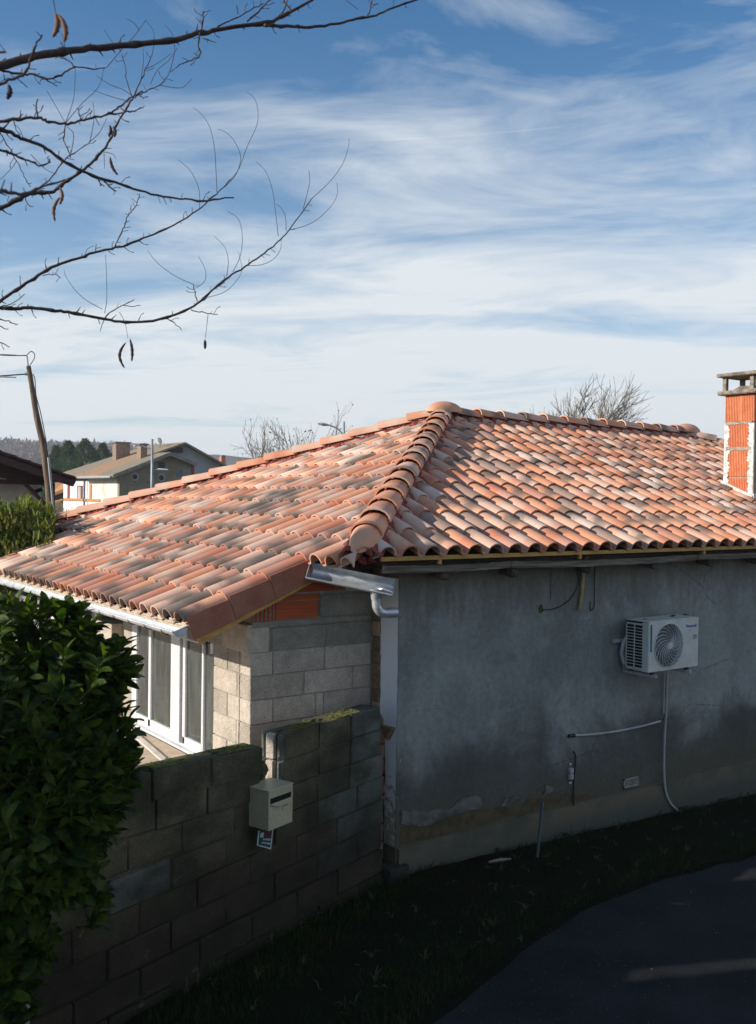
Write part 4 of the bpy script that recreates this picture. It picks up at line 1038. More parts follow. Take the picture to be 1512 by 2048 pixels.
# stone lying on the box's back edge
rs = empty('rubble_stone', gpt(-1.66, .02, zt_m), 'mossy brown stone lying in the notch behind the mailbox lid', 'stone')
bm = bmesh.new(); bmesh.ops.create_icosphere(bm, subdivisions=2, radius=.06)
for v in bm.verts: v.co = Vector((v.co.x * .9, v.co.y, v.co.z * 1.3)) * random.uniform(.82, 1.15)
me = bpy.data.meshes.new('stone'); bm.to_mesh(me); bm.free(); me.materials.append(M['mossstone'])
o = bpy.data.objects.new('stone_lump', me); link(o, rs, Matrix.Translation(gpt(-1.655, .05, zt_m + .075)))
# small printed notice hanging under the mailbox
T = GP + GN * .10
c_ = [onp(*q, T, GN) for q in ((517, 1662), (547, 1655), (542, 1699), (514, 1691))]
nx_ = (c_[1] - c_[0]).normalized(); nz_ = (c_[0] - c_[3]).normalized()
nt_ = MB().prism(c_, GN * -.003).build('notice', 'paper'); tag(nt_, 'small white edged dark green printed notice hanging under the mailbox', 'notice')
def inset(u0, u1, v0, v1, mat, nm, lift):
    f_ = lambda u, v: c_[3].lerp(c_[2], u).lerp(c_[0].lerp(c_[1], u), v) + GN * lift
    MB().prism([f_(u0, v0), f_(u1, v0), f_(u1, v1), f_(u0, v1)], GN * .0006).build(nm, mat, nt_)
inset(.07, .93, .07, 1, 'paperdark', 'printed_ground', .0005); inset(.4, .78, .55, .95, 'paperred', 'printed_picture', .0013)
inset(.15, .36, .55, .85, 'paper', 'printed_mark', .0013)
for v0, u0, u1 in ((.40, .36, .9), (.20, .28, .88)):
    u = u0
    while u < u1: du = random.uniform(.03, .06); inset(u, u + du, v0, v0 + .10, 'paper', 'printed_stroke', .0013); u += du + .025

# ------------------------------------------------------------------ air conditioning unit on the wall
ac = empty('air_conditioner', (3.39, -.26, 1.65), 'white air conditioning unit with a round fan grille on the grey wall', 'air conditioner')
X0, X1, Y0, Y1, Z0, Z1 = 2.972, 3.800, -.40, -.10, 1.652, 2.180
def acb(a, b, nm, mt, par=ac, bevel=.004): return MB().box(a, b).build(nm, mt, par, bevel=bevel)
fcx, fcz, fr_ = X0 + .325, (Z0 + Z1) / 2 - .002, .232
# casing with a real opening for the fan: front sheet built round the circle
acb((X0, Y0 + .03, Z0), (X0 + .004, Y1, Z1), 'inner_side', 'acdark', bevel=0)
acb((X0 + .02, Y1 - .012, Z0 + .004), (X1, Y1, Z1 - .004), 'back_panel', 'acbody')
acb((X1 - .01, Y0 + .004, Z0 + .004), (X1, Y1, Z1 - .004), 'side_panel', 'acbody')
acb((X0 - .002, Y0 + .002, Z0), (X1 + .002, Y1, Z0 + .012), 'base_pan', 'acbody', bevel=.003)
mb = MB(); nseg = 48
ring = [(fcx + fr_ * math.cos(t), fcz + fr_ * math.sin(t)) for t in [2 * math.pi * i / nseg for i in range(nseg)]]
def outp(t):
    c, s_ = math.cos(t), math.sin(t); k_ = 1e9
    if c > 1e-6: k_ = min(k_, (X1 - fcx) / c)
    if c < -1e-6: k_ = min(k_, (X0 + .002 - fcx) / c)
    if s_ > 1e-6: k_ = min(k_, (Z1 - fcz) / s_)
    if s_ < -1e-6: k_ = min(k_, (Z0 - fcz) / s_)
    return (fcx + c * k_, fcz + s_ * k_)
angs = sorted([2 * math.pi * i / nseg for i in range(nseg)] + [math.atan2(z - fcz, x - fcx) % (2 * math.pi) for x, z in ((X1, Z1), (X0 + .002, Z1), (X0 + .002, Z0), (X1, Z0))])
n_ = len(angs)
for t in angs: mb.v.append((fcx + fr_ * math.cos(t), Y0, fcz + fr_ * math.sin(t)))
for t in angs: o_ = outp(t); mb.v.append((o_[0], Y0, o_[1]))
for t in angs: mb.v.append((fcx + fr_ * math.cos(t), Y0 + .05, fcz + fr_ * math.sin(t)))
for t in angs: o_ = outp(t); mb.v.append((o_[0], Y0 + .02, o_[1]))
mb.f = [f for i in range(n_) for f in ((i, (i + 1) % n_, n_ + (i + 1) % n_, n_ + i), (i, 2 * n_ + i, 2 * n_ + (i + 1) % n_, (i + 1) % n_), (n_ + i, n_ + (i + 1) % n_, 3 * n_ + (i + 1) % n_, 3 * n_ + i))]
front = mb.build('front_panel', 'acbody', ac)
acb((X0 - .003, Y0 - .003, Z1 - .008), (X1 + .003, Y1 + .003, Z1 + .006), 'top_panel', 'acbody', bevel=.005)
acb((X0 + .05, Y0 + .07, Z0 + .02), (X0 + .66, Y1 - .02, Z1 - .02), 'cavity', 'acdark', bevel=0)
# fan
mb = MB()
for k_ in range(3):
    a0_ = k_ * 2.094 + .4; pl = []
    for i in range(7): a = a0_ + i * .16; pl.append((fcx + .20 * math.cos(a), Y0 + .055 + .02 * i / 6, fcz + .20 * math.sin(a)))
    for i in range(7)[::-1]: a = a0_ - .3 + i * .13; pl.append((fcx + .05 * math.cos(a), Y0 + .06, fcz + .05 * math.sin(a)))
    mb.add(pl, [tuple(range(14))])
mb.build('fan_blades', 'fan', ac)
gr = MB().tube([(fcx + .236 * math.cos(t), Y0 - .004, fcz + .236 * math.sin(t)) for t in np.linspace(0, 2 * math.pi, 49)], .006, 5, cap=False).build('fan_grille', 'acwire', ac, smooth=True)
mb = MB()
for r_ in np.linspace(.05, .228, 12): mb.tube([(fcx + r_ * math.cos(t), Y0 - .020 + .014 * (r_ / .23) ** 2, fcz + r_ * math.sin(t)) for t in np.linspace(0, 2 * math.pi, 33)], .0018, 3, cap=False)
mb.build('grille_rings', 'acwire', gr)
mb = MB()
for k_ in range(20):
    mb.tube([(fcx + r_ * math.cos(k_ * 2 * math.pi / 20 + 1.5 * (r_ / .23)), Y0 - .022 + .014 * (r_ / .23) ** 2, fcz + r_ * math.sin(k_ * 2 * math.pi / 20 + 1.5 * (r_ / .23))) for r_ in np.linspace(.03, .236, 9)],   .0032 if k_ % 2 else .0038, 4, cap=False)
mb.build('grille_spokes', 'acwire', gr)
MB().tube([(fcx, Y0 - .027, fcz), (fcx, Y0 - .015, fcz)], [.034, .038], 20).build('grille_hub', 'acbody', gr)
# left side: louvred opening in a frame
gy0, gy1, gz0, gz1 = Y0 + .085, Y1 - .012, Z0 + .035, Z1 - .045
acb((X0 - .004, Y0 + .004, Z0 + .0), (X0 + .01, gy0, Z1 - .01), 'corner_cover', 'acbody')
for a, b in (((X0 - .006, gy0, gz0 - .02), (X0 + .004, gy1 + .01, gz0)), ((X0 - .006, gy0, gz1), (X0 + .004, gy1 + .01, gz1 + .02)), ((X0 - .006, gy1, gz0 - .02), (X0 + .004, gy1 + .012, gz1 + .02)), ((X0 - .008, (gy0 + gy1) / 2 - .005, gz0), (X0 + .0, (gy0 + gy1) / 2 + .005, gz1))):
    acb(a, b, 'side_grille_frame', 'acbody', bevel=0)
for i in range(1, 14):
    z_ = gz0 + (gz1 - gz0) * i / 14; acb((X0 - .010, gy0, z_ - .0035), (X0 + .002, gy1, z_ + .0035), 'side_louvre', 'acbody', bevel=0)
acb((X0 + .022, Y0 - .0012, Z0 + .21), (X0 + .052, Y0 + .001, Z1 - .03), 'energy_sticker', 'teal', bevel=0)
for i in range(4):
    z_ = Z0 + .07 + i * .085; acb((fcx + .24, Y0 - .0018, z_), (X1 - .01, Y0, z_ + .003), 'pressed_line', 'acwire', bevel=0)
def text(body, loc, size, mat, par, name, bold=.0):
    cu = bpy.data.curves.new(name, 'FONT'); cu.body = body; cu.size = size; cu.offset = bold; cu.extrude = .0006; cu.align_x = 'LEFT'
    to = bpy.data.objects.new('tmp_text', cu); COL.objects.link(to); bpy.context.view_layer.update()
    me_ = bpy.data.meshes.new_from_object(to.evaluated_get(bpy.context.evaluated_depsgraph_get())); bpy.data.objects.remove(to)
    me_.transform(Matrix.Translation(loc) @ Matrix.Rotation(math.radians(90), 4, 'X')); me_.materials.clear(); me_.materials.append(M[mat])
    o_ = bpy.data.objects.new(name, me_); link(o_, par); return o_
text('Panasonic', (X1 - .215, Y0 - .0015, Z1 - .095), .046, 'blueink', ac, 'lettering', .0009)
acb((X1 - .085, Y0 - .0015, Z1 - .225), (X1 - .030, Y0 + .0, Z1 - .185), 'refrigerant_badge', 'greenink', bevel=0)
text('R32', (X1 - .080, Y0 - .003, Z1 - .217), .026, 'white', ac, 'lettering', .0006)
acb((X1 - .15, Y0 - .004, Z1 - .135), (X1 - .142, Y0, Z1 - .127), 'screw', 'cable', bevel=0)
# brackets, feet, pipes
for bx_ in (X0 + .06, X1 - .19):
    acb((bx_, -.44, Z0 - .062), (bx_ + .035, -.005, Z0 - .028), 'bracket_arm', 'pvc')
    acb((bx_ + .002, -.030, Z0 - .058), (bx_ + .033, -.003, Z0 + .28), 'bracket_upright', 'pvc')
    for y_ in (-.40, -.13): acb((bx_ - .003, y_, Z0 - .030), (bx_ + .038, y_ + .04, Z0 + .004), 'rubber_foot', 'cable')
acb((X0 - .12, -.034, Z0 + .27), (X1 - .10, -.004, Z0 + .31), 'bracket_rail', 'pvc')
MB().tube([(X0 + .03, -.09, Z0 + .34), (X0 - .01, -.07, Z0 + .28), (X0 - .025, -.055, Z0 + .16), (X0 + .0, -.07, Z0 + .06), (X0 + .05, -.09, Z0 + .0)], .022, 8).build('insulated_pipe', 'pvc', ac, smooth=True)
for q in ((1290, 1233), (1345, 1231), (1372, 1233)):
    p = on(*q, 1, -.22); MB().box((p.x - .03, -.24, Z1 + .006), (p.x + .03, -.20, Z1 + .014)).build('leaf_litter', 'cable', ac, jitter=.012)

# pipes and cables on the wall
def run(pts, r, name, mat, label, cat, y=-.02, seg=6, clips=0):
    P = [on(a, b, 1, y) for a, b in pts]
    # smooth with a Catmull-Rom pass
    Q = []
    for i in range(len(P) - 1):
        p0, p1, p2, p3 = P[max(i - 1, 0)], P[i], P[i + 1], P[min(i + 2, len(P) - 1)]
        for t in np.linspace(0, 1, 6)[:-1]: Q.append(.5 * ((2 * p1) + (p2 - p0) * t + (2 * p0 - 5 * p1 + 4 * p2 - p3) * t * t + (3 * p1 - p0 - 3 * p2 + p3) * t ** 3))
    Q.append(P[-1]); o_ = MB().tube(Q, r, seg).build(name, mat, smooth=True); tag(o_, label, cat); return o_, Q
run([(1176, 1108), (1169, 1125), (1166, 1150), (1164, 1180), (1161, 1205), (1159, 1219)], .021, 'eave_pipe', 'pvcyel', 'yellowed pipe coming down from the eave of the grey wall', 'pipe', -.03, 8)
run([(1148, 1120), (1156, 1150), (1155, 1172), (1143, 1195), (1125, 1210), (1105, 1218), (1085, 1219)], .005, 'wall_cable', 'cable', 'loose black cable curving from the eave to a hole in the wall', 'cable', -.015)
run([(1193, 1120), (1189, 1150), (1189, 1190), (1188, 1214), (1182, 1221), (1180, 1212), (1181, 1202)], .005, 'wall_cable', 'cable', 'short black cable hanging in a hook beside the eave pipe', 'cable', -.015)
run([(1102, 1118), (1102, 1160), (1101, 1199)], .0025, 'hanging_wire', 'cable', 'very thin wire hanging straight down left of the eave pipe', 'wire', -.012)
p = on(1082, 1218, 1, -.006); MB().prism([(p.x + .03 * math.cos(a), -.008, p.z + .045 * math.sin(a)) for a in np.linspace(0, 6.28, 11)[:-1]], (0, .007, 0)).build('cable_hole', 'mossstone', house, jitter=.003)
run([(1329, 1347), (1328, 1400), (1327, 1428)], .012, 'drop_pipe', 'pvc', 'grey conduit dropping from the air conditioner, beside the white drain hose', 'pipe', -.03, 8)
run([(1334, 1347), (1333, 1400), (1332, 1430), (1329, 1480), (1328, 1540), (1331, 1580), (1340, 1605), (1355, 1620), (1375, 1630)], .013, 'drain_hose', 'pvc', 'long pale drain hose running down the wall and curving to the grass', 'hose', -.05, 8)
hz = on(1355, 1620, 1, -.05)
MB().tube([on(1375, 1630, 1, -.05), on(1390, 1637, 2, .02 + gz(4)), on(1407, 1643, 2, .01 + gz(4))], .013, 8).build('drain_hose_end', 'pvc', bpy.data.objects['drain_hose'], smooth=True)
run([(1147, 1471), (1180, 1469), (1230, 1463), (1280, 1453), (1322, 1442)], .013, 'wall_conduit', 'pvc', 'thin grey conduit running nearly level across the wall below the air conditioner', 'conduit', -.022, 8)
run([(1322, 1442), (1327, 1438), (1329, 1428)], .005, 'linking_cable', 'cable', 'short black cable linking the level conduit to the vertical one', 'cable', -.03)
MB().tube([on(1138, 1472, 1, -.022), on(1149, 1471, 1, -.022)], .019, 8).build('conduit_end', 'cable', bpy.data.objects['wall_conduit'])
run([(1147, 1503), (1151, 1512), (1150, 1535), (1148, 1560), (1147, 1600), (1150, 1625), (1162, 1648)], .008, 'ground_cable', 'cable', 'dark cable running down the lower wall into the grass', 'cable', -.02)
jb = empty('junction_box', on(1142, 1555, 1, -.02), 'small grey metal junction box on the dark cable low on the wall', 'junction box')
for q in (1541, 1553): p = on(1139, q, 1, -.03); MB().box((p.x, -.045, p.z - .035), (p.x + .055, -.003, p.z + .02)).build('box_half', 'pvc', jb, bevel=.006)
for q in (1530, 1567): p = on(1141, q, 1, -.03); MB().box((p.x, -.02, p.z - .012), (p.x + .03, -.003, p.z + .012)).build('mounting_clip', 'zinc', jb, bevel=.003)
# air brick
vg = empty('vent_grille', on(1261, 1566, 1, -.01), 'small beige ventilation grille low on the grey wall above the plinth', 'vent')
a, b = on(1247, 1577, 1, -.012), on(1277, 1552, 1, -.012)
for q0, q1 in (((a.x, a.z), (b.x, a.z + .014)), ((a.x, b.z - .014), (b.x, b.z)), ((a.x, a.z), (a.x + .014, b.z)), ((b.x - .014, a.z), (b.x, b.z))):
    MB().box((q0[0], -.02, q0[1]), (q1[0], -.002, q1[1])).build('grille_frame', 'cement', vg)
MB().box((a.x + .01, -.006, a.z + .01), (b.x - .01, -.001, b.z - .01)).build('grille_back', 'black', vg)
for i in range(1, 6): z_ = a.z + (b.z - a.z) * i / 6; MB().box((a.x + .012, -.016, z_ - .004), (b.x - .012, -.006, z_ + .004)).build('grille_slat', 'cement', vg)
# steel stake in the verge
pb = on(1071, 1727, 2, gz(1.2)); ptp = pb + Vector((.05, .02, 0)); tt = onp(1085, 1605, pb, (.58, .81, 0))
st = MB().obox(pb + Vector((0, 0, -.15)), (.022, 0, 0), (0, .022, 0), tt - pb + Vector((0, 0, .15))).build('steel_stake', 'metalpost', bevel=.002); tag(st, 'thin blue grey steel stake standing in the verge by the wall', 'stake')
sc_ = on(1000, 1731, 2, gz(.5)); tag(MB().tube([sc_ + Vector((-.12, .02, .05)), sc_ + Vector((.02, 0, .05)), sc_ + Vector((.12, -.02, .045))], [.012, .018, .008], 6).build('stick', 'oldwood'), 'pale broken stick lying on the verge', 'stick')

# cloth on the terrace
cl_ = on(245, 1448, 2, .97)
mb = MB(); nn = 12
for j in range(nn + 1):
    for i in range(nn + 1): mb.v.append((cl_.x - .17 + .30 * i / nn, cl_.y - .10 + .42 * j / nn, .965 + max(0, .055 * math.sin(math.pi * i / nn) * math.sin(math.pi * j / nn) + .028 * math.sin(i * 1.3 + j) * math.sin(j * 1.1)) + .002))
mb.f = [(j * (nn + 1) + i, j * (nn + 1) + i + 1, (j + 1) * (nn + 1) + i + 1, (j + 1) * (nn + 1) + i) for j in range(nn) for i in range(nn)]
tag(mb.build('cloth', 'cloth', smooth=True), 'crumpled yellow green cloth lying on the terrace by the sliding door', 'cloth')
# wall panel, tarpaulin and round plate seen over the bush
p0, p1 = on(-80, 1190, 0, -1.5), on(100, 1215, 0, -1.5)
pn = MB().obox((-1.55, 5.2, .96), (.05, 0, 0), (0, 4.2, 0), (0, 0, 1.16)).build('garage_panel', 'greywall'); tag(pn, 'grey metal panel standing below the gutter behind the laurel', 'panel')
tp = MB().obox((-1.62, 5.9, 2.10), (.05, 0, 0), (0, 3.2, 0), (0, 0, .16)).build('tarpaulin', 'navy', bevel=.02); tag(tp, 'folded navy blue tarpaulin on top of the grey panel', 'tarpaulin')
rp = on(110, 1231, 0, -1.6); rpl = MB().tube([rp, rp + Vector((-.02, 0, 0))], [.10, .10], 24).build('round_plate', 'white'); tag(rpl, 'round white plate with a dark curved mark, seen between laurel leaves', 'plate')
MB().tube([rp + Vector((-.024, .06 * math.cos(t), .045 * math.sin(t) + .01)) for t in np.linspace(.3, 2.9, 9)], .012, 6).build('curved_mark', 'fshut', rpl)

# ------------------------------------------------------------------ laurel bush
bush = empty('laurel_bush', (-3.7, -1.75, 0), 'big dark green cherry laurel bush in front of the garden wall', 'bush')
leafV = []
def leaf_shape():
    Ls, Wd = 1.0, .40; V = []; prof = [0, .62, .95, 1.0, .72, 0]
    ts = [0, .18, .42, .62, .84, 1.0]
    for t, p_ in zip(ts, prof):
        z = -.30 * t * t; half = Wd / 2 * p_
        if p_ == 0: V.append((0, t, z))
        else: V += [(-half, t, z + .10 * p_ * .6), (0, t, z), (half, t, z + .10 * p_ * .6)]
    F = [(0, 2, 1, 1), (0, 3, 2, 2)]; F = []
    def q(*a): F.append(a)
    q(0, 2, 1, 1); q(0, 3, 2, 2)
    for r in range(3):
        a = 1 + 3 * r; b = a + 3; q(a, a + 1, b + 1, b); q(a + 1, a + 2, b + 2, b + 1)
    q(10, 11, 13, 13); q(11, 12, 13, 13)
    return np.array(V), F
LV, LFq = leaf_shape()
LT = []
for f in LFq:
    f = list(dict.fromkeys(f))
    LT.append((f[0], f[1], f[2])); 
    if len(f) == 4: LT.append((f[0], f[2], f[3]))
LT = np.array(LT)
lobes = []   # (px, py, radius px, depth)
for a in ((15, 1338, 112, 5.75), (105, 1318, 92, 5.8), (175, 1345, 70, 5.85), (215, 1350, 48, 5.8), (60, 1440, 165, 5.6), (170, 1470, 95, 5.75), (215, 1535, 62, 5.75), (110, 1580, 140, 5.5), (185, 1620, 60, 5.6),
          (40, 1680, 165, 5.35), (125, 1740, 72, 5.4), (5, 1850, 120, 5.2), (-110, 1590, 200, 5.5), (-150, 1780, 230, 5.2), (-60, 1900, 120, 5.1), (60, 1880, 50, 5.25), (0, 1980, 75, 5.0), (-70, 2050, 120, 4.9)): dq_ = a[3] - (.32 if a[3] > 5.3 else .1); lobes.append((far(a[0], a[1], dq_), a[2] / FOC * dq_))
leaves = []; stems = MB()
CR = Vector((0, 0, 0))
def add_leaf(base, d, up_, size):
    d = d.normalized(); up_ = up_.normalized() + Vector((random.gauss(-.35, .55), random.gauss(0, .45), 0)); side = d.cross(up_); side = side.normalized() if side.length > .01 else d.orthogonal().normalized(); nrm = side.cross(d)
    R = np.array([list(side), list(d), list(nrm)]).T; wsc = random.uniform(.85, 1.1)
    leaves.append((base, R * np.array([size * wsc, size, size]), size))
twigs = 0
tot = sum(r * r for _, r in lobes)
for c, r in lobes:
    for i in range(int(620 * r * r / tot) + 4):
        d = Vector((random.gauss(0, 1), random.gauss(0, 1), random.gauss(0, 1))).normalized()
        if d.dot(Vector((.5, .8, 0))) > .55 and d.z < .15: continue
        tip = c + d * r * random.uniform(.80, 1.02)
        if any((tip - c2).length < r2 * .72 for c2, r2 in lobes if c2 is not c): continue
        # stay on the near side of the wall below its top
        if tip.z < 1.62 and (tip - GP).dot(GN) < .05: tip += GN * (.06 - (tip - GP).dot(GN))
        g_ = (d + Vector((0, 0, .8))).normalized(); root = tip - (g_ * .6 + d * .4) * random.uniform(.12, .2)
        stems.tube([root, root.lerp(tip, .5) + Vector((0, 0, -.008)), tip], [.004, .0032, .0022], 4)
        nl = random.randint(6, 9)
        for k_ in range(nl):
            f_ = (k_ + 1) / nl; base = root.lerp(tip, f_); a = k_ * 2.4 + random.uniform(-.4, .4)
            s_ = g_.orthogonal().normalized(); s2 = g_.cross(s_); spread = 1.35 - .75 * f_
            dd_ = g_ + (s_ * math.cos(a) + s2 * math.sin(a)) * spread; add_leaf(base, dd_, Vector((0, 0, 1)) + g_ * .5, random.uniform(.085, .135) * (1.05 - .25 * (f_ > .9)))
        twigs += 1
        if d.z > .45 and tip.z > 2.35 and random.random() < .35:
            t2 = tip + (Vector((random.gauss(0, .25), random.gauss(0, .25), 1))).normalized() * random.uniform(.03, .09); stems.tube([tip, t2], [.003, .002], 4)
            for k_ in range(7):
                a = k_ * 2.4; dd_ = Vector((math.cos(a), math.sin(a), random.uniform(.3, 1.2))); add_leaf(tip.lerp(t2, .3 + .1 * k_), dd_, Vector((0, 0, 1)), random.uniform(.10, .145))
for (x_, y_, D_) in ((262, 1322, 5.5), (250, 1300, 5.55), (272, 1350, 5.5), (236, 1385, 5.5), (225, 1420, 5.45), (268, 1468, 5.45), (255, 1500, 5.45), (282, 1540, 5.45), (262, 1570, 5.4), (215, 1640, 5.3), (200, 1690, 5.3),
                     (205, 1795, 5.2), (196, 1840, 5.15), (190, 1770, 5.2), (40, 1212, 5.5), (72, 1222, 5.5), (138, 1222, 5.5), (165, 1235, 5.55), (10, 1208, 5.5), (105, 1224, 5.5), (190, 1262, 5.5)):
    tip = far(x_ - 14, y_, D_); root = far(x_ * .72 + 18, y_ + 34, D_ + .05); g_ = (tip - root).normalized(); stems.tube([root, root.lerp(tip, .5) + Vector((0, 0, .01)), tip], [.005, .004, .0025], 5)
    for k_ in range(9):
        f_ = .35 + .65 * k_ / 8; a = k_ * 2.4; s_ = g_.orthogonal().normalized(); s2 = g_.cross(s_); add_leaf(root.lerp(tip, f_), g_ + (s_ * math.cos(a) + s2 * math.sin(a)) * (1.2 - .8 * f_), Vector((0, 0, 1)), random.uniform(.105, .145))
# darker filling deeper in the crown
fill = []
for c, r in lobes:
    for i in range(int(5200 * r * r / tot)):
        d = Vector((random.gauss(0, 1), random.gauss(0, 1), random.gauss(0, 1))).normalized(); p = c + d * r * random.uniform(.25, .86)
        if p.z < 1.62 and (p - GP).dot(GN) < .05: continue
        dr = Vector((random.gauss(0, 1), random.gauss(0, 1), random.gauss(0, .6))); sz_ = random.uniform(.09, .14)
        dn = dr.normalized(); side = dn.orthogonal().normalized(); nr = side.cross(dn); R = np.array([list(side), list(dn), list(nr)]).T * sz_
        fill.append(((R @ LV.T).T + np.array(p), LT))
leaves.sort(key=lambda l: depth(l[0]) - .6 * l[0].z + (5 if pix(l[0])[0] < -10 else 0))
lm = [];
for i in range(4):
    V_ = LV.copy(); V_[:, 2] *= random.uniform(.6, 1.6); V_[:, 0] *= random.uniform(.9, 1.1)
    me = bpy.data.meshes.new('leaf'); me.from_pydata(V_.tolist(), [], LT.tolist()); me.polygons.foreach_set('use_smooth', [True] * len(LT)); me.materials.append(M['laurel']); lm.append(me)
for i, (b, R, s_) in enumerate(leaves):
    if i < 300:
        o = bpy.data.objects.new('leaf', lm[i % 4]); R3_ = Matrix([list(r) for r in R]).to_4x4(); R3_.translation = b; link(o, bush, R3_)
    else: fill.append(((R @ LV.T).T + np.array(b), LT))
fo = joined('foliage', 'laurel', fill, bush, kind='stuff'); fo.data.polygons.foreach_set('use_smooth', [True] * len(fo.data.polygons))
stems.build('twigs', 'laurelstem', bush, kind='stuff')
for q in ((40, 1900), (110, 1880), (-30, 1890)):
    p = far(q[0] - 60, q[1], 5.5); p2 = far(q[0] + 30, 1500, 5.7); MB().tube([(p.x, p.y, -.1), p, p2], [.03, .026, .012], 7).build('stem', 'barkl', bush)

# ------------------------------------------------------------------ overhanging bare branches with seed pods (top left)
def smoothpts(P, k=4):
    Q = []
    for i in range(len(P) - 1):
        p0, p1, p2, p3 = P[max(i - 1, 0)], P[i], P[i + 1], P[min(i + 2, len(P) - 1)]
        for t in np.linspace(0, 1, k + 1)[:-1]: Q.append(.5 * ((2 * p1) + (p2 - p0) * t + (2 * p0 - 5 * p1 + 4 * p2 - p3) * t * t + (3 * p1 - p0 - 3 * p2 + p3) * t ** 3))
    Q.append(P[-1]); return Q
Z_ = .5622
trunk_top = Vector((-8.4, -4.9, 4.1))
bt = empty('overhanging_tree', (trunk_top.x, trunk_top.y, 0), 'bare winter tree reaching in from the left with knobbly twigs and hanging seed pods', 'tree')
MB().tube([(trunk_top.x - .1, trunk_top.y, -.3), (trunk_top.x, trunk_top.y, 2.2), trunk_top, trunk_top + Vector((.1, 0, 1.6))], [.22, .17, .13, .09], 12).build('trunk', 'bark', bt, smooth=True)
def limb(zp, D0, D1, r0, r1, knobs=True, name='branch', ext=True, parent=bt, k=5, spurs=True):
    P = [(x * Z_, y * Z_) for x, y in zp]; n_ = len(P)
    W = [far(px_, py_, D0 + (D1 - D0) * i / max(n_ - 1, 1)) for i, (px_, py_) in enumerate(P)]
    Q = smoothpts(W, k); m_ = len(Q); rad = []
    for i in range(m_):
        t = i / (m_ - 1); r = r0 + (r1 - r0) * t
        if knobs: r *= 1 + (.35 if random.random() < .22 else 0) + random.uniform(-.05, .08)
        Q[i] = Q[i] + Vector([random.gauss(0, 1) for _ in range(3)]) * (.0016 if knobs else 0)
        rad.append(r)
    if ext and P[0][0] <= 2:
        Q = [trunk_top + Vector((0, 0, random.uniform(-.5, 1.2))), trunk_top.lerp(Q[0], .5) + Vector((0, 0, random.uniform(0, .15)))] + Q; rad = [r0 * 2.2, r0 * 1.5] + rad
    mb_ = MB().tube(Q, rad, 7 if r0 > .006 else 5)
    if spurs:
        for i in range(2, len(Q) - 1):
            if random.random() < .30:
                d = (Q[i + 1] - Q[i]).normalized(); s_ = MV.transposed() @ Vector((random.uniform(-1, 1), random.uniform(-1, 1), 0))
                s_ = (s_ - d * s_.dot(d)).normalized(); ln = random.uniform(.008, .028) + rad[i]
                e1 = Q[i] + s_ * ln + d * ln * .5; mb_.tube([Q[i], e1], [max(rad[i] * .45, .0012), .0012], 4)
                if random.random() < .25: mb_.tube([e1, e1 + d * .015 + s_ * .01], [.0012, .0018], 4)
    return mb_.build(name, 'bark', parent, smooth=True)
def fine(zp, D): return limb(zp, D, D, .0016, .0009, knobs=False, name='twig', ext=False, k=7, spurs=False)
limb([(-20, 240), (100, 205), (200, 185), (320, 172), (450, 160), (600, 145), (700, 120), (800, 100), (950, 80), (1040, 40), (1120, -5)], 3.3, 3.9, .0150, .0050)
limb([(940, 88), (1000, 94), (1100, 96), (1190, 85), (1270, 66), (1350, 50), (1400, 27), (1500, -8)], 3.7, 4.1, .0062, .0035, ext=False)
limb([(1040, 45), (1010, 0), (1000, -20)], 3.8, 3.8, .003, .002, ext=False)
limb([(880, 75), (920, 40), (950, 10), (975, -10)], 3.7, 3.8, .0035, .002, ext=False)
limb([(990, 60), (1015, 25), (1025, -10)], 3.8, 3.9, .003, .002, ext=False)
limb([(1310, 62), (1318, 30), (1322, 0)], 3.9, 3.9, .003, .002, ext=False)
limb([(770, 98), (830, 68), (900, 30), (935, 12)], 3.7, 3.7, .003, .0017, ext=False)
limb([(845, 50), (842, 20)], 3.7, 3.7, .002, .0015, ext=False)
limb([(716, 110), (722, 70), (724, 40)], 3.6, 3.6, .003, .002, ext=False)
limb([(710, 115), (705, 165), (715, 188), (690, 210), (650, 225), (628, 240)], 3.6, 3.6, .003, .0016, ext=False)
limb([(720, 135), (770, 152)], 3.6, 3.6, .002, .0015, ext=False)
limb([(-10, 305), (40, 280), (90, 262), (105, 220), (120, 170), (152, 122)], 2.6, 2.6, .0042, .0022)
limb([(-10, 245), (60, 262), (120, 265), (180, 282), (225, 262), (265, 240), (330, 246), (380, 240)], 3.4, 3.6, .0045, .0018)
fine([(380, 240), (430, 180), (480, 125), (520, 70)], 3.6); fine([(430, 180), (400, 150), (370, 105)], 3.6); fine([(495, 110), (480, 85), (450, 66)], 3.6)
limb([(120, 262), (160, 282), (205, 305)], 3.4, 3.4, .003, .0015, ext=False)
limb([(265, 240), (240, 212), (205, 200)], 3.4, 3.4, .0025, .0015, ext=False)
limb([(-10, 745), (60, 712), (120, 685), (180, 685), (230, 650), (300, 600), (350, 555), (385, 510), (405, 465), (440, 400), (475, 345)], 4.0, 4.2, .0085, .0032)
limb([(475, 345), (500, 290), (520, 245), (540, 200)], 4.2, 4.2, .003, .0016, ext=False); fine([(540, 200), (548, 150), (545, 110), (520, 75)], 4.2); fine([(500, 290), (510, 220), (507, 160)], 4.2)
limb([(478, 348), (520, 325), (570, 300), (600, 262), (615, 215)], 4.2, 4.2, .0028, .0013, ext=False); fine([(615, 215), (622, 170), (612, 120), (585, 88)], 4.2); fine([(565, 302), (620, 312), (655, 308), (682, 280)], 4.2); fine([(535, 300), (560, 250), (600, 215), (632, 170)], 4.2)
fine([(520, 245), (560, 225), (610, 190)], 4.2); fine([(475, 345), (440, 320), (390, 300), (345, 270)], 4.2); fine([(460, 360), (400, 345), (330, 320)], 4.2)
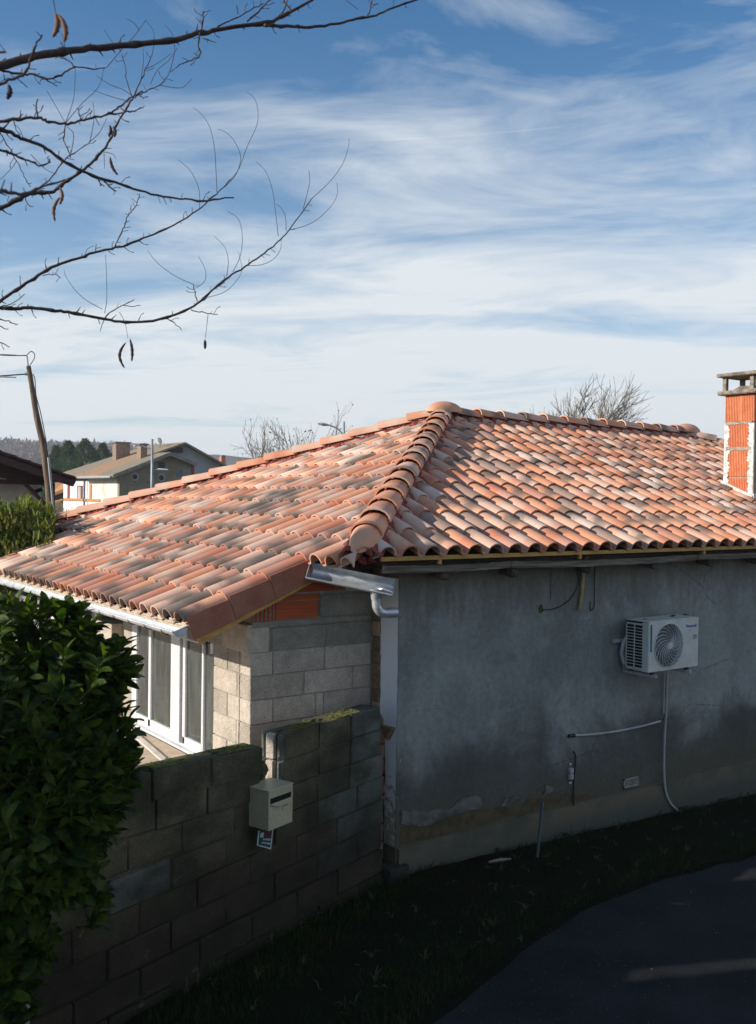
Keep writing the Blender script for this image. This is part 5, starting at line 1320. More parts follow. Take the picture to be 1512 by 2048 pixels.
limb([(470, 345), (452, 290), (445, 235), (432, 190)], 4.2, 4.2, .0022, .0012, ext=False)
limb([(-10, 434), (60, 425), (135, 420), (175, 432), (230, 440), (290, 428), (350, 415), (390, 402), (430, 375), (465, 348), (505, 322)], 2.9, 3.1, .0048, .0020)
limb([(135, 418), (128, 385), (134, 355)], 2.9, 2.9, .0026, .0018, ext=False)
limb([(380, 405), (430, 402), (480, 395), (512, 380)], 3.1, 3.2, .0026, .0014, ext=False)
limb([(290, 428), (282, 405), (275, 385)], 3.0, 3.0, .002, .0015, ext=False)
limb([(-10, 460), (40, 472), (75, 490), (150, 520), (230, 575), (330, 625), (430, 655), (540, 690), (640, 708), (740, 712), (832, 702)], 3.4, 3.7, .0072, .0026)
limb([(345, 630), (360, 660)], 3.5, 3.5, .003, .002, ext=False); limb([(370, 640), (390, 665), (410, 680)], 3.5, 3.5, .003, .0018, ext=False)
limb([(-10, 530), (50, 550), (100, 572), (150, 590), (180, 570)], 2.8, 2.9, .004, .002)
limb([(-10, 682), (40, 685), (90, 690), (150, 665), (230, 640)], 2.2, 2.4, .0045, .002)
limb([(0, 470), (25, 515), (60, 570), (85, 625), (110, 665)], 3.9, 4.0, .0022, .0014, ext=False)
limb([(232, 440), (228, 490), (240, 530), (250, 560)], 3.9, 3.9, .0026, .0018, ext=False)
limb([(120, 685), (175, 640), (230, 570), (270, 540), (320, 505)], 3.9, 3.9, .003, .0016, ext=False); fine([(320, 505), (355, 470), (380, 420)], 3.9); fine([(320, 505), (335, 420), (330, 360)], 3.9)
fine([(250, 560), (262, 480), (240, 450), (200, 380), (165, 320)], 3.9); fine([(232, 440), (262, 350), (268, 240)], 3.9); fine([(232, 440), (290, 370), (350, 310), (370, 240)], 3.9)
fine([(60, 570), (40, 600), (0, 640)], 3.9); fine([(85, 500), (70, 460), (48, 440)], 3.9); fine([(110, 550), (160, 600), (200, 620)], 3.9)
limb([(-10, 1080), (60, 1030), (120, 990), (200, 945), (290, 915), (340, 898), (410, 880), (440, 875), (530, 840), (620, 800), (700, 750), (770, 690), (820, 640)], 4.3, 4.6, .0075, .0024)
limb([(410, 878), (430, 830), (445, 795), (460, 760), (485, 730), (500, 690)], 4.4, 4.4, .0028, .0018, ext=False)
fine([(820, 640), (850, 600), (880, 520), (912, 450), (918, 400), (905, 350), (876, 327)], 4.6); fine([(710, 745), (710, 690), (700, 650), (675, 605), (633, 567)], 4.6)
fine([(772, 685), (768, 600), (762, 520), (745, 450), (715, 405), (687, 383)], 4.6); fine([(800, 665), (840, 620), (856, 560), (835, 505), (805, 472), (775, 460)], 4.6); fine([(300, 912), (312, 885), (335, 875)], 4.4)
limb([(205, 945), (208, 915)], 4.3, 4.3, .002, .0015, ext=False); limb([(72, 1020), (70, 982)], 4.3, 4.3, .002, .0015, ext=False); limb([(150, 980), (195, 975), (215, 988)], 4.3, 4.3, .0022, .0014, ext=False)
limb([(340, 895), (342, 870)], 4.3, 4.3, .002, .0015, ext=False)
limb([(-10, 1095), (50, 1098), (110, 1095), (200, 1105), (270, 1115), (370, 1135), (470, 1147), (590, 1130), (690, 1088), (740, 1045), (800, 995), (870, 950), (940, 900), (990, 860), (1030, 815), (1090, 735), (1110, 705)], 4.4, 4.8, .0085, .0020)
fine([(1105, 710), (1170, 650), (1215, 590), (1238, 530), (1242, 490)], 4.8); fine([(1030, 818), (1080, 805), (1130, 780), (1180, 730), (1200, 690), (1198, 650)], 4.8); fine([(1078, 745), (1095, 680), (1102, 640), (1098, 603)], 4.8)
fine([(990, 840), (982, 770), (970, 680), (945, 610), (911, 575)], 4.8); fine([(1018, 815), (1015, 770), (1000, 740), (984, 727)], 4.8); fine([(872, 945), (930, 942), (975, 920), (998, 885), (1000, 850)], 4.7)
fine([(740, 1058), (800, 1038), (840, 1000), (860, 960), (848, 895)], 4.7); fine([(828, 968), (855, 910), (862, 840), (848, 780), (808, 750)], 4.7); fine([(806, 985), (812, 930), (800, 880), (762, 840)], 4.7)
limb([(725, 1068), (760, 1030), (800, 1005)], 4.6, 4.7, .003, .002, ext=False)
limb([(702, 1072), (692, 1035), (688, 1010)], 4.6, 4.6, .0024, .0018, ext=False); fine([(688, 1012), (620, 980), (560, 935), (524, 890)], 4.6); fine([(695, 1026), (728, 1000), (730, 960), (706, 912)], 4.6)
limb([(370, 1135), (400, 1105), (440, 1085), (478, 1066)], 4.5, 4.5, .003, .0016, ext=False); limb([(440, 1088), (500, 1088)], 4.5, 4.5, .002, .0015, ext=False)
fine([(372, 1115), (380, 1060), (378, 960), (375, 905)], 4.5); fine([(365, 1100), (310, 1070), (270, 1035), (235, 985), (228, 960)], 4.5)
limb([(370, 1138), (355, 1180)], 4.5, 4.5, .002, .0013, ext=False)
limb([(590, 1132), (620, 1150), (647, 1174)], 4.6, 4.6, .0026, .0016, ext=False); limb([(680, 1103), (730, 1113), (773, 1118)], 4.6, 4.6, .0026, .0016, ext=False)
fine([(740, 1118), (735, 1165), (730, 1205)], 4.6); fine([(425, 1110), (445, 1150), (455, 1205)], 4.5); fine([(370, 545), (372, 600)], 4.2)
limb([(-10, 1130), (30, 1145), (65, 1155)], 4.2, 4.2, .003, .0016); limb([(-10, 1160), (30, 1172)], 4.2, 4.2, .003, .0016); limb([(-10, 1215), (38, 1235)], 4.2, 4.2, .003, .0016)
limb([(0, 1090), (40, 1080), (88, 1048)], 4.3, 4.3, .0026, .0015, ext=False); limb([(-10, 185), (25, 186)], 2.4, 2.4, .003, .002)
fine([(365, 540), (400, 548), (412, 565)], 4.2); fine([(215, 150), (230, 170), (222, 120)], 2.4); fine([(1230, 0), (1275, 35)], 3.9)
limb([(90, 705), (100, 728), (118, 735)], 4.0, 4.0, .002, .0014, ext=False)
def pod(zx, zy, L_, D, ang, mat='pod', curve=.15):
    c = far(zx * Z_, zy * Z_, D); ax = MV.transposed() @ Vector((math.sin(ang), math.cos(ang), 0)); sd_ = MV.transposed() @ Vector((math.cos(ang), -math.sin(ang), 0))
    P = [c + ax * (L_ * (t - .0)) + sd_ * curve * L_ * math.sin(math.pi * t) for t in np.linspace(0, 1, 11)]
    r = [.001] + [.0062 * (math.sin(math.pi * t) ** .5) * (1 + .25 * math.sin(t * 30)) + .0008 for t in np.linspace(.1, .9, 9)] + [.0008]
    MB().tube(P, r, 6).build('seed_pod', mat, bt, smooth=True)
pod(448, 1218, .118, 4.5, -.05, curve=-.22); pod(462, 1205, .105, 4.5, .08, curve=.06); pod(729, 1208, .045, 4.6, 0, curve=.02); pod(392, 558, .085, 4.2, .4, curve=-.1)
pod(390, 445, .048, 4.1, -.1); pod(402, 450, .045, 4.1, .1); pod(212, 665, .07, 3.9, 0, 'podbrown'); pod(214, 700, .10, 3.9, -.2, 'podbrown', -.15)
pod(196, 45, .06, 2.4, -.1, 'podbrown'); pod(204, 50, .07, 2.4, .25, 'podbrown'); pod(30, 300, .04, 2.6, -.1)
fine([(205, 655), (210, 668)], 3.9); fine([(190, 0), (198, 45)], 2.4)

# ------------------------------------------------------------------ middle distance: pole, wires, shed, hedge
D = 18.
up_ = empty('utility_pole', far(103, 1040, D), 'leaning weathered wooden utility pole with a curved top', 'utility pole')
P = smoothpts([far(x, y, D) for x, y in ((108, 1180), (103, 1045), (98, 980), (88, 900), (74, 835), (65, 780), (57, 732))], 4)
MB().tube(P, [.085 - .045 * i / (len(P) - 1) + random.uniform(-.003, .003) for i in range(len(P))], 9).build('post', 'pole', up_, smooth=True)
MB().tube([far(109, 1040, D - .1), far(103, 975, D - .1), far(97, 915, D - .1)], .022, 6).build('conduit', 'pvc', up_)
MB().tube(smoothpts([far(x, y, D - .1) for x, y in ((96, 915), (90, 870), (80, 820), (72, 790), (70, 760), (66, 748))], 3), .009, 4).build('pole_cable', 'cable', up_)
MB().tube([far(57, 740, D), far(54, 712, D)], .014, 5).build('iron_pin', 'lamp', up_)
MB().tube(smoothpts([far(x, y, D) for x, y in ((53, 711), (62, 703), (69, 708), (68, 718), (60, 730))], 4), .008, 4).build('wire_loop', 'cable', up_)
MB().tube([far(50, 748, D), far(60, 747, D)], .03, 6).build('clamp', 'lamp', up_)
for i, (q0, q1, lb) in enumerate((((53, 711), (-60, 706), 'upper thin overhead wire running left from the pole top'), ((52, 748), (-60, 752), 'lower overhead wire with a clamp running left from the pole'))):
    tag(MB().tube(smoothpts([far(*q0, D), far((q0[0] + q1[0]) / 2, (q0[1] + q1[1]) / 2 + 2, D), far(*q1, D), far(-900, q1[1] - 30, D + 4)], 3), .009 if i == 0 else .012, 4).build('overhead_wire', 'cable'), lb, 'wire', 'overhead wires at the pole')
# dark timber shed
Ys = far(60, 960, 22).y
shed = empty('timber_shed', far(40, 1020, 22), 'open shed with a dark maroon timber gable and tiled roof edge', 'shed')
sp1 = lambda x, y, dy=0: on(x, y, 1, Ys + dy)
a_, b_ = sp1(-260, 838), sp1(150, 966)
MB().prism([sp1(-260, 822), sp1(152, 963), sp1(147, 973), sp1(-260, 842)], (0, .12, 0)).build('verge_beam', 'darkwood', shed)
MB().prism([sp1(-260, 812, .1), sp1(150, 955, .1), sp1(152, 963, .1), sp1(-260, 822, .1)], (0, 6, 0)).build('roof_slope', 'darkwood', shed)
for k in range(14):
    t = k / 14; x_, y_ = -260 + 410 * t, 812 + 143 * t; MB().obox(sp1(x_, y_ + 4), sp1(x_ + 31, y_ + 13) - sp1(x_, y_ + 4), (0, .3, 0), (0, 0, .06)).build('verge_roof_tile', 'darkwood', shed, bevel=.01)
MB().prism([sp1(-260, 905, .6), sp1(110, 975, .6), sp1(110, 969, .6), sp1(-60, 900, .6), sp1(-260, 880, .6)], (0, .15, 0)).build('rafter', 'darkwood', shed)
MB().prism([sp1(-260, 962, .6), sp1(100, 970, .6), sp1(100, 962, .6), sp1(-260, 950, .6)], (0, .12, 0)).build('tie_beam', 'darkwood', shed)
MB().prism([sp1(47, 968, .55), sp1(55, 966, .55), sp1(95, 1008, .55), sp1(90, 1013, .55)], (0, .1, 0)).build('brace', 'darkwood', shed)
MB().prism([sp1(103, 965, .6), sp1(110, 965, .6), sp1(110, 1120, .6), sp1(103, 1120, .6)], (0, .15, 0)).build('corner_post', 'darkwood', shed)
MB().prism([sp1(18, 930, .58), sp1(24, 925, .58), sp1(20, 966, .58), sp1(14, 966, .58)], (0, .1, 0)).build('king_post', 'darkwood', shed)
pw = [sp1(-260, 950, 2), sp1(82, 950, 2), sp1(82, 1150, 2), sp1(-260, 1150, 2)]
wl_ = MB().prism(pw, (0, .2, 0)).build('back_wall', 'fcream', shed)
for i in range(7):
    for j in range(4):
        x0_ = pw[0].x + (pw[1].x - pw[0].x) * 0 + 2.4 + i * .62 + (.3 if j % 2 else 0)
MB().tube([sp1(53, 1012, 1.9), sp1(53, 996, 1.9), sp1(60, 988, 1.9), sp1(84, 978, 1.9)], .05, 6).build('dark_pipe', 'cable', shed)
# conifer hedge
hb = []
lv4 = np.array([(-.5, 0, 0), (.5, 0, 0), (0, 1, .1), (0, .5, .15)]); lf4 = np.array([(0, 1, 3), (1, 2, 3), (2, 0, 3)])
def sprig(p, d, size, out, wd=.35):
    d = d.normalized(); side = d.orthogonal().normalized(); a = random.uniform(0, 6.28); nr = side.cross(d); s2 = side * math.cos(a) + nr * math.sin(a); n2 = s2.cross(d)
    R = np.array([list(s2 * wd), list(d), list(n2)]).T * size; out.append(((R @ lv4.T).T + np.array(p), lf4))
for i in range(15000):
    px_ = random.uniform(-330, 108); D_ = random.uniform(13.0, 14.6)
    ytop = 1018 + 10 * math.sin(px_ * .09) + 6 * math.sin(px_ * .31) + (8 if px_ > 95 else 0)
    t = random.random() ** 1.6; py_ = ytop + t * 190 + random.uniform(-8, 4)
    p = far(px_, py_, D_ if t > .05 else random.uniform(13, 14.6)); sprig(p, Vector((random.gauss(0, .35), random.gauss(0, .35), 1)), random.uniform(.06, .15), hb)
hdg = empty('conifer_hedge', far(0, 1180, 13.8), 'sunlit clipped green and yellowish hedge below the shed', 'hedge')
joined('hedge_foliage', 'hedge', hb, hdg, kind='stuff')
hc = far(-111, 1100, 14.0); 
hq = [far(-330, 1040, 13.9), far(106, 1040, 13.9)]
dv = (hq[1] - hq[0]); MB().obox((hq[0].x, hq[0].y, 0), (dv.x, dv.y, 0), Vector((-dv.y, dv.x, 0)).normalized() * .5, (0, 0, 2.9)).build('hedge_core', 'conifer', hdg)

# ------------------------------------------------------------------ far house with brown gable
SC = 80.
cn = far(239, 950, SC); HX0, HY0 = cn.x, cn.y
fg = lambda x, y, dy=0: on(x, y, 1, HY0 + dy)
fs_ = lambda x, y, dx=0: on(x, y, 0, HX0 + dx)
fh = empty('farmhouse', (HX0, HY0, 0), 'old farmhouse with a brown earth gable, two round windows and a mossy tiled roof', 'house')
GB = -1.0
def down(p, z=GB): return Vector((p.x, p.y, z))
# gable front
g1, g2, g3 = fg(239, 947), fg(341, 908), fg(389, 925)
MB().prism([down(g1), down(g3), g3, g2, g1], (0, .4, 0)).build('gable_wall', 'frender', fh)
w1, w2 = fs_(239, 948), fs_(176, 943); w3 = fs_(125, 943)
Wd_ = w3.y - HY0
zE = g1.z
mid_y = w2.y - HY0
MB().box((HX0 - .01, HY0 + .41, GB), (HX0 + .4, HY0 + mid_y, zE)).build('cream_side_wall', 'fcream', fh)
MB().box((HX0 - .06, HY0 + mid_y + .02, GB), (HX0 + .4, HY0 + Wd_, zE - .1)).build('white_side_wall', 'fwhite', fh)
MB().box((HX0 - .12, HY0 + mid_y + .0, zE - .5), (HX0 - .061, HY0 + Wd_, zE - .1)).build('red_eave_band', 'fred', fh)
bz = fs_(200, 1001).z
MB().box((HX0 - .16, HY0 + mid_y + .1, bz - .1), (HX0 - .061, HY0 + Wd_, bz + .12)).build('tile_band', 'forange', fh)
MB().box((HX0 - .08, HY0 + mid_y - 3.2, bz - .1), (HX0 - .011, HY0 + mid_y - .1, bz + .12)).build('tile_band', 'forange', fh)
def fwin(x0, x1, y0, y1, nm, mt, dx, pane=None):
    a, b = fs_(x0, (y0 + y1) / 2), fs_(x1, (y0 + y1) / 2); za, zb = fs_((x0 + x1) / 2, y0).z, fs_((x0 + x1) / 2, y1).z
    o_ = MB().box((HX0 - dx - .05, b.y, zb), (HX0 - dx, a.y, za)).build(nm, mt, fh)
    if pane: MB().box((HX0 - dx - .08, b.y + .3, zb + .1), (HX0 - dx - .051, a.y - .3, za - .1)).build('pane', pane, o_)
fwin(137, 141, 970, 1001, 'shutter', 'fred', .07); fwin(156, 167, 971, 1001, 'window', 'fred', .07, 'fgrey'); fwin(180, 184, 968, 998, 'window', 'forange', .02); fwin(170, 172, 945, 1020, 'drain_pipe', 'fshut', .11)
for x_ in (195, 209): fwin(x_, x_ + 4, 949, 957, 'wall_scar', 'frender', .02)
# second, larger gable behind
DYB = 4.0
k1, k2, k3 = fg(300, 935, DYB), fg(371, 887, DYB), fg(459, 934, DYB)
MB().prism([down(k1), down(k3), k3, k2, k1], (0, .4, 0)).build('rear_gable_wall', 'fgrey', fh)
# roofs
def slab(poly, nm, th=-.18): return MB().prism(poly, (0, 0, th)).build(nm, 'froof', fh)
r1, r2, r3 = fg(226, 949, -.6), fg(341, 904, -.6), fg(394, 926, -.6)
off = Vector((0, DYB + 3, 0))
rb = fg(371, 884, DYB - .6); rbr = fg(461, 934, DYB - .6)
eL = Vector((r1.x, HY0 + Wd_ + .8, r1.z)); eM = Vector((r1.x, HY0 + DYB, r1.z))
ridge_far = Vector((rb.x, HY0 + DYB + 14, rb.z))
slab([r1, r2, r2 + Vector((0, DYB + .4, 0)), eM], 'front_roof_left')
slab([r2, r3, r3 + Vector((0, DYB + .4, 0)), r2 + Vector((0, DYB + .4, 0))], 'front_roof_right')
slab([Vector((r1.x, HY0 + DYB, r1.z)), rb, Vector((rb.x, HY0 + DYB + 8, rb.z)), eL], 'main_roof_left')
slab([rb, rbr, rbr + Vector((0, 16, 0)), Vector((rb.x, HY0 + DYB + 8, rb.z))], 'main_roof_right')
slab([eL, Vector((rb.x, HY0 + DYB + 8, rb.z)), rbr + Vector((0, 16, 0))], 'main_roof_end')
MB().prism([r1 + Vector((0, -.05, -.30)), r2 + Vector((0, -.05, -.30)), r2 + Vector((0, -.05, -.02)), r1 + Vector((0, -.05, -.02))], (0, .06, 0)).build('barge_board', 'oldwood', fh)
MB().prism([r2 + Vector((0, -.05, -.30)), r3 + Vector((0, -.05, -.30)), r3 + Vector((0, -.05, -.02)), r2 + Vector((0, -.05, -.02))], (0, .06, 0)).build('barge_board', 'oldwood', fh)
MB().tube([r1 + Vector((-.12, .2, -.2)), Vector((r1.x - .12, HY0 + mid_y, r1.z - .2))], .10, 6).build('eave_gutter', 'pvc', fh)
def disc(x, y, r, nm, mt, dy, par=fh):
    c = fg(x, y, -dy); return MB().prism([c + Vector((r * math.cos(t), 0, r * math.sin(t))) for t in np.linspace(0, 2 * math.pi, 17)[:-1]], (0, .1, 0)).build(nm, mt, par)
for x_, y_ in ((270, 953.5), (323, 955.5)):
    rm = disc(x_, y_, .33, 'round_window', 'fgrey', .02); disc(x_, y_, .22, 'pane', 'fdark', .06, rm)
def grect(x0, x1, y0, y1, nm, mt, dy=.03, par=fh):
    a, b = fg(x0, y1, -dy), fg(x1, y0, -dy); return MB().box((a.x, a.y, a.z), (b.x, a.y + .1, b.z)).build(nm, mt, par)
grect(317, 330, 925, 937, 'attic_opening', 'fdark'); grect(353, 366, 940, 954, 'shuttered_window', 'fshut'); grect(382, 389, 927, 952, 'corner_brickwork', 'fred', .02)
grect(345, 366, 896, 905, 'ridge_dark_panel', 'fdark', -DYB + .3)  # plain dark rectangle between the front ridge and the rear gable
for x_, y_ in ((270, 963.5), (296, 965), (322, 966)): disc(x_, y_, .06, 'vent_hole', 'fdark', .03)
for cx_, cw_, y0_, y1_, dy_, mt_ in ((246, 14, 887, 912, 9, 'fbrick'), (288, 6.5, 890, 918, 2.5, 'fbrick')):
    a, b = fg(cx_ - cw_, y1_ + 8, dy_), fg(cx_ + cw_, y0_, dy_)
    ch = MB().box((a.x, a.y, a.z), (b.x, a.y + .9, b.z)).build('chimney', mt_, fh)
    MB().box((a.x - .12, a.y - .12, b.z), (b.x + .12, a.y + 1.02, b.z + .12)).build('chimney_cap', 'fshut', ch)
dshp = fg(320, 882, 6); MB().tube([dshp, dshp + Vector((0, 0, -1.0))], .05, 5).build('dish_mast', 'lamp', fh)
MB().tube([dshp + Vector((-.05, 0, 0)), dshp + Vector((.05, 0, .03))], [.33, .28], 12).build('satellite_dish', 'fshut', fh)
c2_ = fg(447, 922, 30); rcm = empty('far_chimney', c2_, 'small orange brick chimney peeping over the grey gable slope', 'chimney')
MB().box((c2_.x - .28, c2_.y, c2_.z - 2), (c2_.x + .28, c2_.y + .6, c2_.z + .45)).build('shaft', 'chimbrick', rcm); MB().box((c2_.x - .24, c2_.y, c2_.z + .45), (c2_.x + .24, c2_.y + .5, c2_.z + .7)).build('pot', 'fbrick', rcm)
# small outbuilding left of it
ob_y = 14
ob = empty('outbuilding', on(118, 1000, 0, HX0 - 1), 'small outbuilding with an orange tiled roof between the pole and the white wall', 'outbuilding')
q1_, q2_, q3_, q4_ = (far(*q, 62) for q in ((92, 962), (126, 962), (126, 985), (92, 1008)))
MB().prism([far(96, 965, 70), far(127, 965, 70), far(127, 978, 62), far(96, 990, 62)], (0, 0, -.2)).build('roof', 'forange', ob)
MB().prism([down(far(98, 1000, 63)), down(far(127, 1000, 63)), far(127, 980, 63), far(98, 992, 63)], (0, .4, 0)).build('wall', 'frender', ob)
MB().prism([far(98, 1008, 60), far(127, 998, 60), far(127, 1001, 60), far(98, 1013, 60)], (0, .4, 0)).build('eave_band', 'forange', ob)
# scrub in front of the farmhouse
def crown(out, c, rx, rz, n, size, up=.0, wd=.35):
    for _ in range(n):
        d = Vector((random.gauss(0, 1), random.gauss(0, 1), random.gauss(0, 1))).normalized() * random.random() ** .4
        sprig(c + Vector((d.x * rx, d.y * rx, d.z * rz)), Vector((random.gauss(0, 1), random.gauss(0, 1), random.gauss(0, 1) + up)), size * random.uniform(.6, 1.4), out, wd)
sb = []
for x_ in range(112, 215, 9): crown(sb, far(x_, 1027 + random.uniform(-4, 6), 32), .35, .25, 160, .05)
M['scrub'] = simple('dry_scrub', (.20, .15, .11), (.14, .10, .07), 3, .95, bump=0)
so = joined('dry_bush', 'scrub', sb); tag(so, 'dry leafless brown bush in front of the white farmhouse wall', 'bush')
# conifers
for i, (x_, yt, w_, d_) in enumerate(((136, 884, 34, 120), (170, 880, 42, 118), (205, 889, 34, 122), (112, 893, 26, 125), (238, 893, 18, 130))):
    b0_ = far(x_, 960, d_); tp_ = far(x_, yt, d_); h_ = tp_.z - 0.0; out = []
    t_ = empty('conifer', (b0_.x, b0_.y, 0), ['dark green conifer left of the tallest behind the farmhouse roof', 'tallest dark green conifer behind the farmhouse roof', 'dark green conifer right of the tallest, against the roof', 'lowest leftmost conifer beside the leaning pole', 'small conifer tip showing right beside the first chimney'][i], 'tree', 'conifers behind the farmhouse')
    MB().tube([(b0_.x, b0_.y, -1), (b0_.x, b0_.y, h_ * .9)], [.25, .05], 6).build('trunk', 'barkl', t_)
    R0 = w_ / FOC * d_ * 1.6
    for _ in range(3800):
        z_ = random.random() ** 1.2; rad = R0 * (1 - z_) ** .75 * (.85 + .18 * math.sin(z_ * 23 + i)) * random.random() ** .35; a = random.uniform(0, 6.28)
        p = Vector((b0_.x + rad * math.cos(a), b0_.y + rad * math.sin(a), h_ * (.25 + .75 * z_))); sprig(p, Vector((math.cos(a), math.sin(a), .9)), random.uniform(.18, .5), out, .5)
    joined('crown', 'conifer', out, t_)
# street lamps
lp1 = empty('street_lamp', far(304, 1000, 48), 'grey street lamp with two arms in front of the farmhouse gable', 'street lamp', 'street lamps')
MB().tube([far(302, 1060, 48), far(304, 985, 48), far(304.5, 878, 48)], [.09, .08, .06], 8).build('pole', 'lamp', lp1, smooth=True)
MB().tube([far(304, 899, 48), far(285, 892, 48), far(266, 888, 48)], .035, 5).build('arm', 'lamp', lp1); MB().tube([far(280, 890, 48), far(265, 887.5, 48)], [.06, .03], 5).build('lantern', 'lamp', lp1)
MB().tube([far(305, 952, 48), far(309, 941, 48), far(318, 938.5, 48)], .03, 5).build('arm', 'lamp', lp1); MB().tube([far(316, 938.5, 48), far(336, 939.5, 48)], [.06, .03], 5).build('lantern', 'white', lp1)
lp2 = empty('street_lamp', far(688, 900, 45), 'street lamp with one curved arm showing above the roof hip', 'street lamp', 'street lamps')
MB().tube([far(688, 985, 45), far(688, 843, 45)], [.07, .045], 8).build('pole', 'lamp', lp2, smooth=True)
MB().tube(smoothpts([far(x, y, 45) for x, y in ((685, 868), (676, 858), (664, 852), (652, 849))], 3), .04, 5).build('arm', 'lamp', lp2); MB().tube([far(656, 850, 45), far(646, 848.5, 45), far(636, 847, 45)], [.05, .09, .04], 6).build('lantern', 'lamp', lp2)

# ------------------------------------------------------------------ bare trees
def bare_tree(name, label, base, H, spread, D_, levels=5, seed=1, lean=0, mat='barkl', dense=0, twig=.01):
    rnd = random.Random(seed); t_ = empty(name, base, label, 'tree'); mb_ = MB(); ends = []
    def grow(p, d, l, r, lv):
        q = p + d * l * .5 + Vector((rnd.gauss(0, .05), rnd.gauss(0, .05), 0)) * l; e = q + (d + Vector((rnd.gauss(0, .18), rnd.gauss(0, .18), .08))).normalized() * l * .5
        mb_.tube([p, q, e], [r, r * .82, r * .66], 5 if lv < 2 else 3, cap=False)
        if lv >= levels: ends.append(e); return
        for k_ in range((3 if lv < levels - 1 else 4) + (dense if lv > 1 else 0)):
            a = rnd.uniform(0, 6.28); o_ = d.orthogonal().normalized(); o2 = d.cross(o_); sp_ = rnd.uniform(.35, .85) * spread
            grow(e if k_ < 2 else q, (d + (o_ * math.cos(a) + o2 * math.sin(a)) * sp_ + Vector((0, 0, .10))).normalized(), l * rnd.uniform(.62, .86), max(r * .60, twig), lv + 1)
    grow(Vector(base) + Vector((0, 0, 0)), Vector((lean, 0, 1)).normalized(), H * .30, H * .018, 0)
    mb_.build('branches', mat, t_); return t_, ends
b_ = far(1158, 985, 75); bare_tree('bare_tree', 'bare grey winter tree standing behind the ridge on the right', (b_.x, b_.y, 0.0), 14.6, .95, 75, 5, 11, twig=.011, dense=2)
b_ = far(542, 985, 42); t_, ends = bare_tree('autumn_tree', 'thin tree with a few dry brown leaves behind the left hip, left of the lamp', (b_.x, b_.y, .0), 6.7, 1.0, 42, 5, 5, twig=.003, dense=1)
lv = []
for e in ends:
    if random.random() < .05: sprig(e, Vector((random.gauss(0, 1), random.gauss(0, 1), -1)), random.uniform(.06, .12), lv, .8)
if lv: joined('dry_leaves', 'autumn', lv, t_)
b_ = far(596, 985, 44); t_, ends = bare_tree('autumn_tree', 'sparse young tree with orange leaves beside the curved street lamp', (b_.x, b_.y, .0), 7.2, .85, 44, 5, 9, twig=.003)
lv = []
for e in ends:
    if random.random() < .35: sprig(e, Vector((random.gauss(0, 1), random.gauss(0, 1), -1)), random.uniform(.08, .16), lv, .8)
if lv: joined('dry_leaves', 'autumn', lv, t_)

# ------------------------------------------------------------------ hills
mb = MB(); nh = 140
for i in range(nh + 1):
    px_ = -700 + 2600 * i / nh; t = 1 if px_ < 0 else max(.0, 1 - px_ / 420)
    yt = 887 + 18 * (1 - t) + 30 * max(0, (px_ - 100) / 1500) + 2.5 * math.sin(i * .8)
    top = far(px_, yt, 620); mb.v += [tuple(far(px_, 1010, 470)), tuple(far(px_, 940, 540)), tuple(top), (top.x, top.y, -30)]
mb.f = [(4 * i + j, 4 * i + 4 + j, 4 * i + 5 + j, 4 * i + 1 + j) for i in range(nh) for j in range(3)]
hl = mb.build('hill', 'hillwood', kind='structure', smooth=True)
wd = []
for i in range(5200):
    px_ = random.uniform(-150, 330); f_ = random.random(); D_ = 545 + 75 * f_; yb = 925 - 36 * f_ + 10 * max(0, px_ / 400)
    if px_ > 0: yb += 6 * px_ / 330
    p = far(px_, yb + random.uniform(-3, 3), D_); crown(wd, p + Vector((0, 0, 1.5)), 2.2, 2.8, 3, 2.3, .8, .6)
joined('hillside_wood', 'hillwood', wd, kind='stuff', label='brown leafless wood covering the distant hill', category='wood')
MB().prism([far(30, 932, 420), far(300, 925, 440), far(300, 985, 300), far(-300, 985, 300), far(-300, 930, 420)], (0, 0, -2)).build('field', 'hillfield', kind='structure')

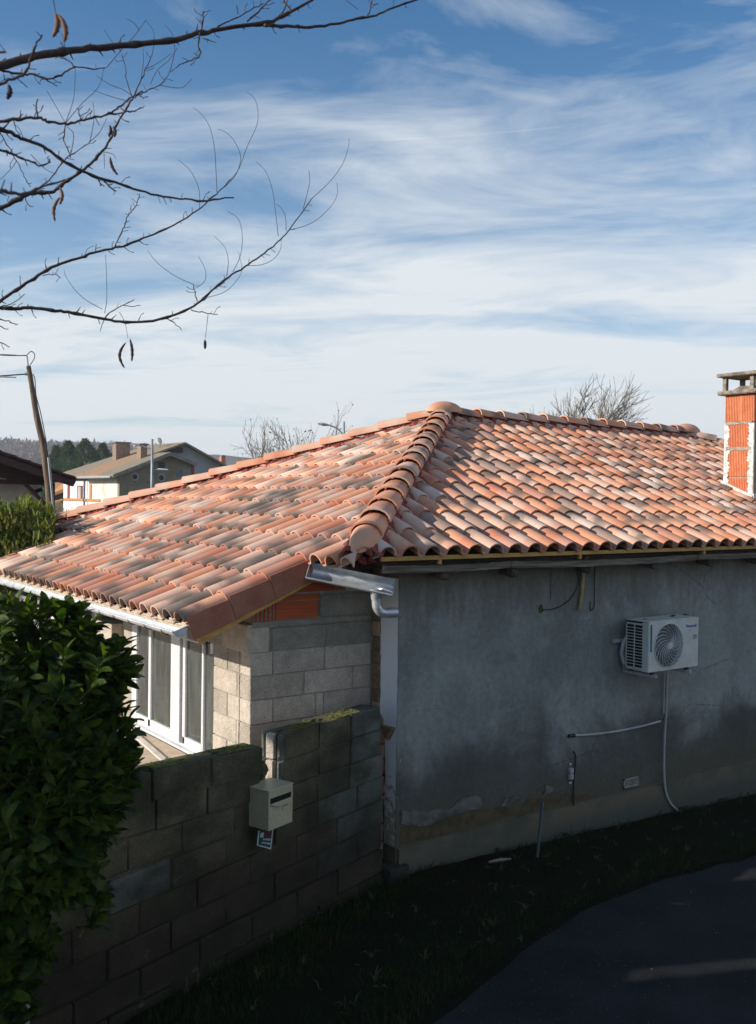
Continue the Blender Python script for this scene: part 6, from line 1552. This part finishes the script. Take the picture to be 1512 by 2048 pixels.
# unseen pines added at left, crowns shaped to shade the lane and lower bush
def pine(lbl, c0_, c1_, z0_, z1_, x_=-8.2, bottom=None):
    yc0, yc1 = c0_ - .38 * x_, c1_ - .38 * x_; out = []
    t_ = empty('shade_pine', (x_, (yc0 + yc1) / 2, 0), lbl, 'tree')
    MB().tube([(x_, (yc0 + yc1) / 2, -.2), (x_ + .1, (yc0 + yc1) / 2, z0_ + .3)], [.2, .12], 9).build('trunk', 'barkl', t_)
    for i in range(4500):
        p = Vector((x_ + random.uniform(-.7, .7), random.uniform(yc1, yc0), random.uniform(z0_, z1_)))
        if bottom and p.z < bottom(p.y + .38 * x_) + .02: continue
        sprig(p, Vector((random.gauss(0, 1), random.gauss(0, 1), 1.0)), random.uniform(.14, .3), out, .6)
    joined('crown', 'conifer', out, t_)
pine('tall pine left of the lane, nearer the garden wall, unseen, added to shade the lane', -.66, -1.84, 4.05, 7.4, bottom=lambda c: 4.14 + (c + 1.9) * .67)
MB().prism([(-8.3, .985, 3.96), (-8.3, 2.5, 4.78), (-8.3, 2.5, 7.1), (-8.3, .985, 7.1)], (.2, 0, 0)).build('shade_slab', 'conifer', bpy.data.objects['shade_pine'])  # opaque slab added inside the crown to block the sun

pine('shorter pine left of the lane, farther from the garden wall, unseen, added to shade the lane and bush', -2.62, -5.0, 2.6, 4.2)
MB().box((-8.3, -1.9, 2.7), (-8.1, .735, 4.2)).build('shade_slab', 'conifer', bpy.data.objects['shade_pine.001'])  # second added sun-blocking slab, leaving a slit beside the first

# light haze in the valley air
hm = bpy.data.materials.new('valley_haze'); hm.use_nodes = True; t = hm.node_tree; t.nodes.clear()
vo = t.nodes.new('ShaderNodeVolumePrincipled'); vo.inputs['Color'].default_value = (.90, .94, 1, 1); vo.inputs['Density'].default_value = .0005; vo.inputs['Anisotropy'].default_value = .2
ou = t.nodes.new('ShaderNodeOutputMaterial'); t.links.new(vo.outputs[0], ou.inputs['Volume']); M['haze'] = hm

hz_ = MB().box((-930, -930, -32), (930, 930, 46)).build('haze', hm, kind='stuff')
hz_.data.materials.clear(); hz_.data.materials.append(hm)
S.cycles.volume_max_steps = 64
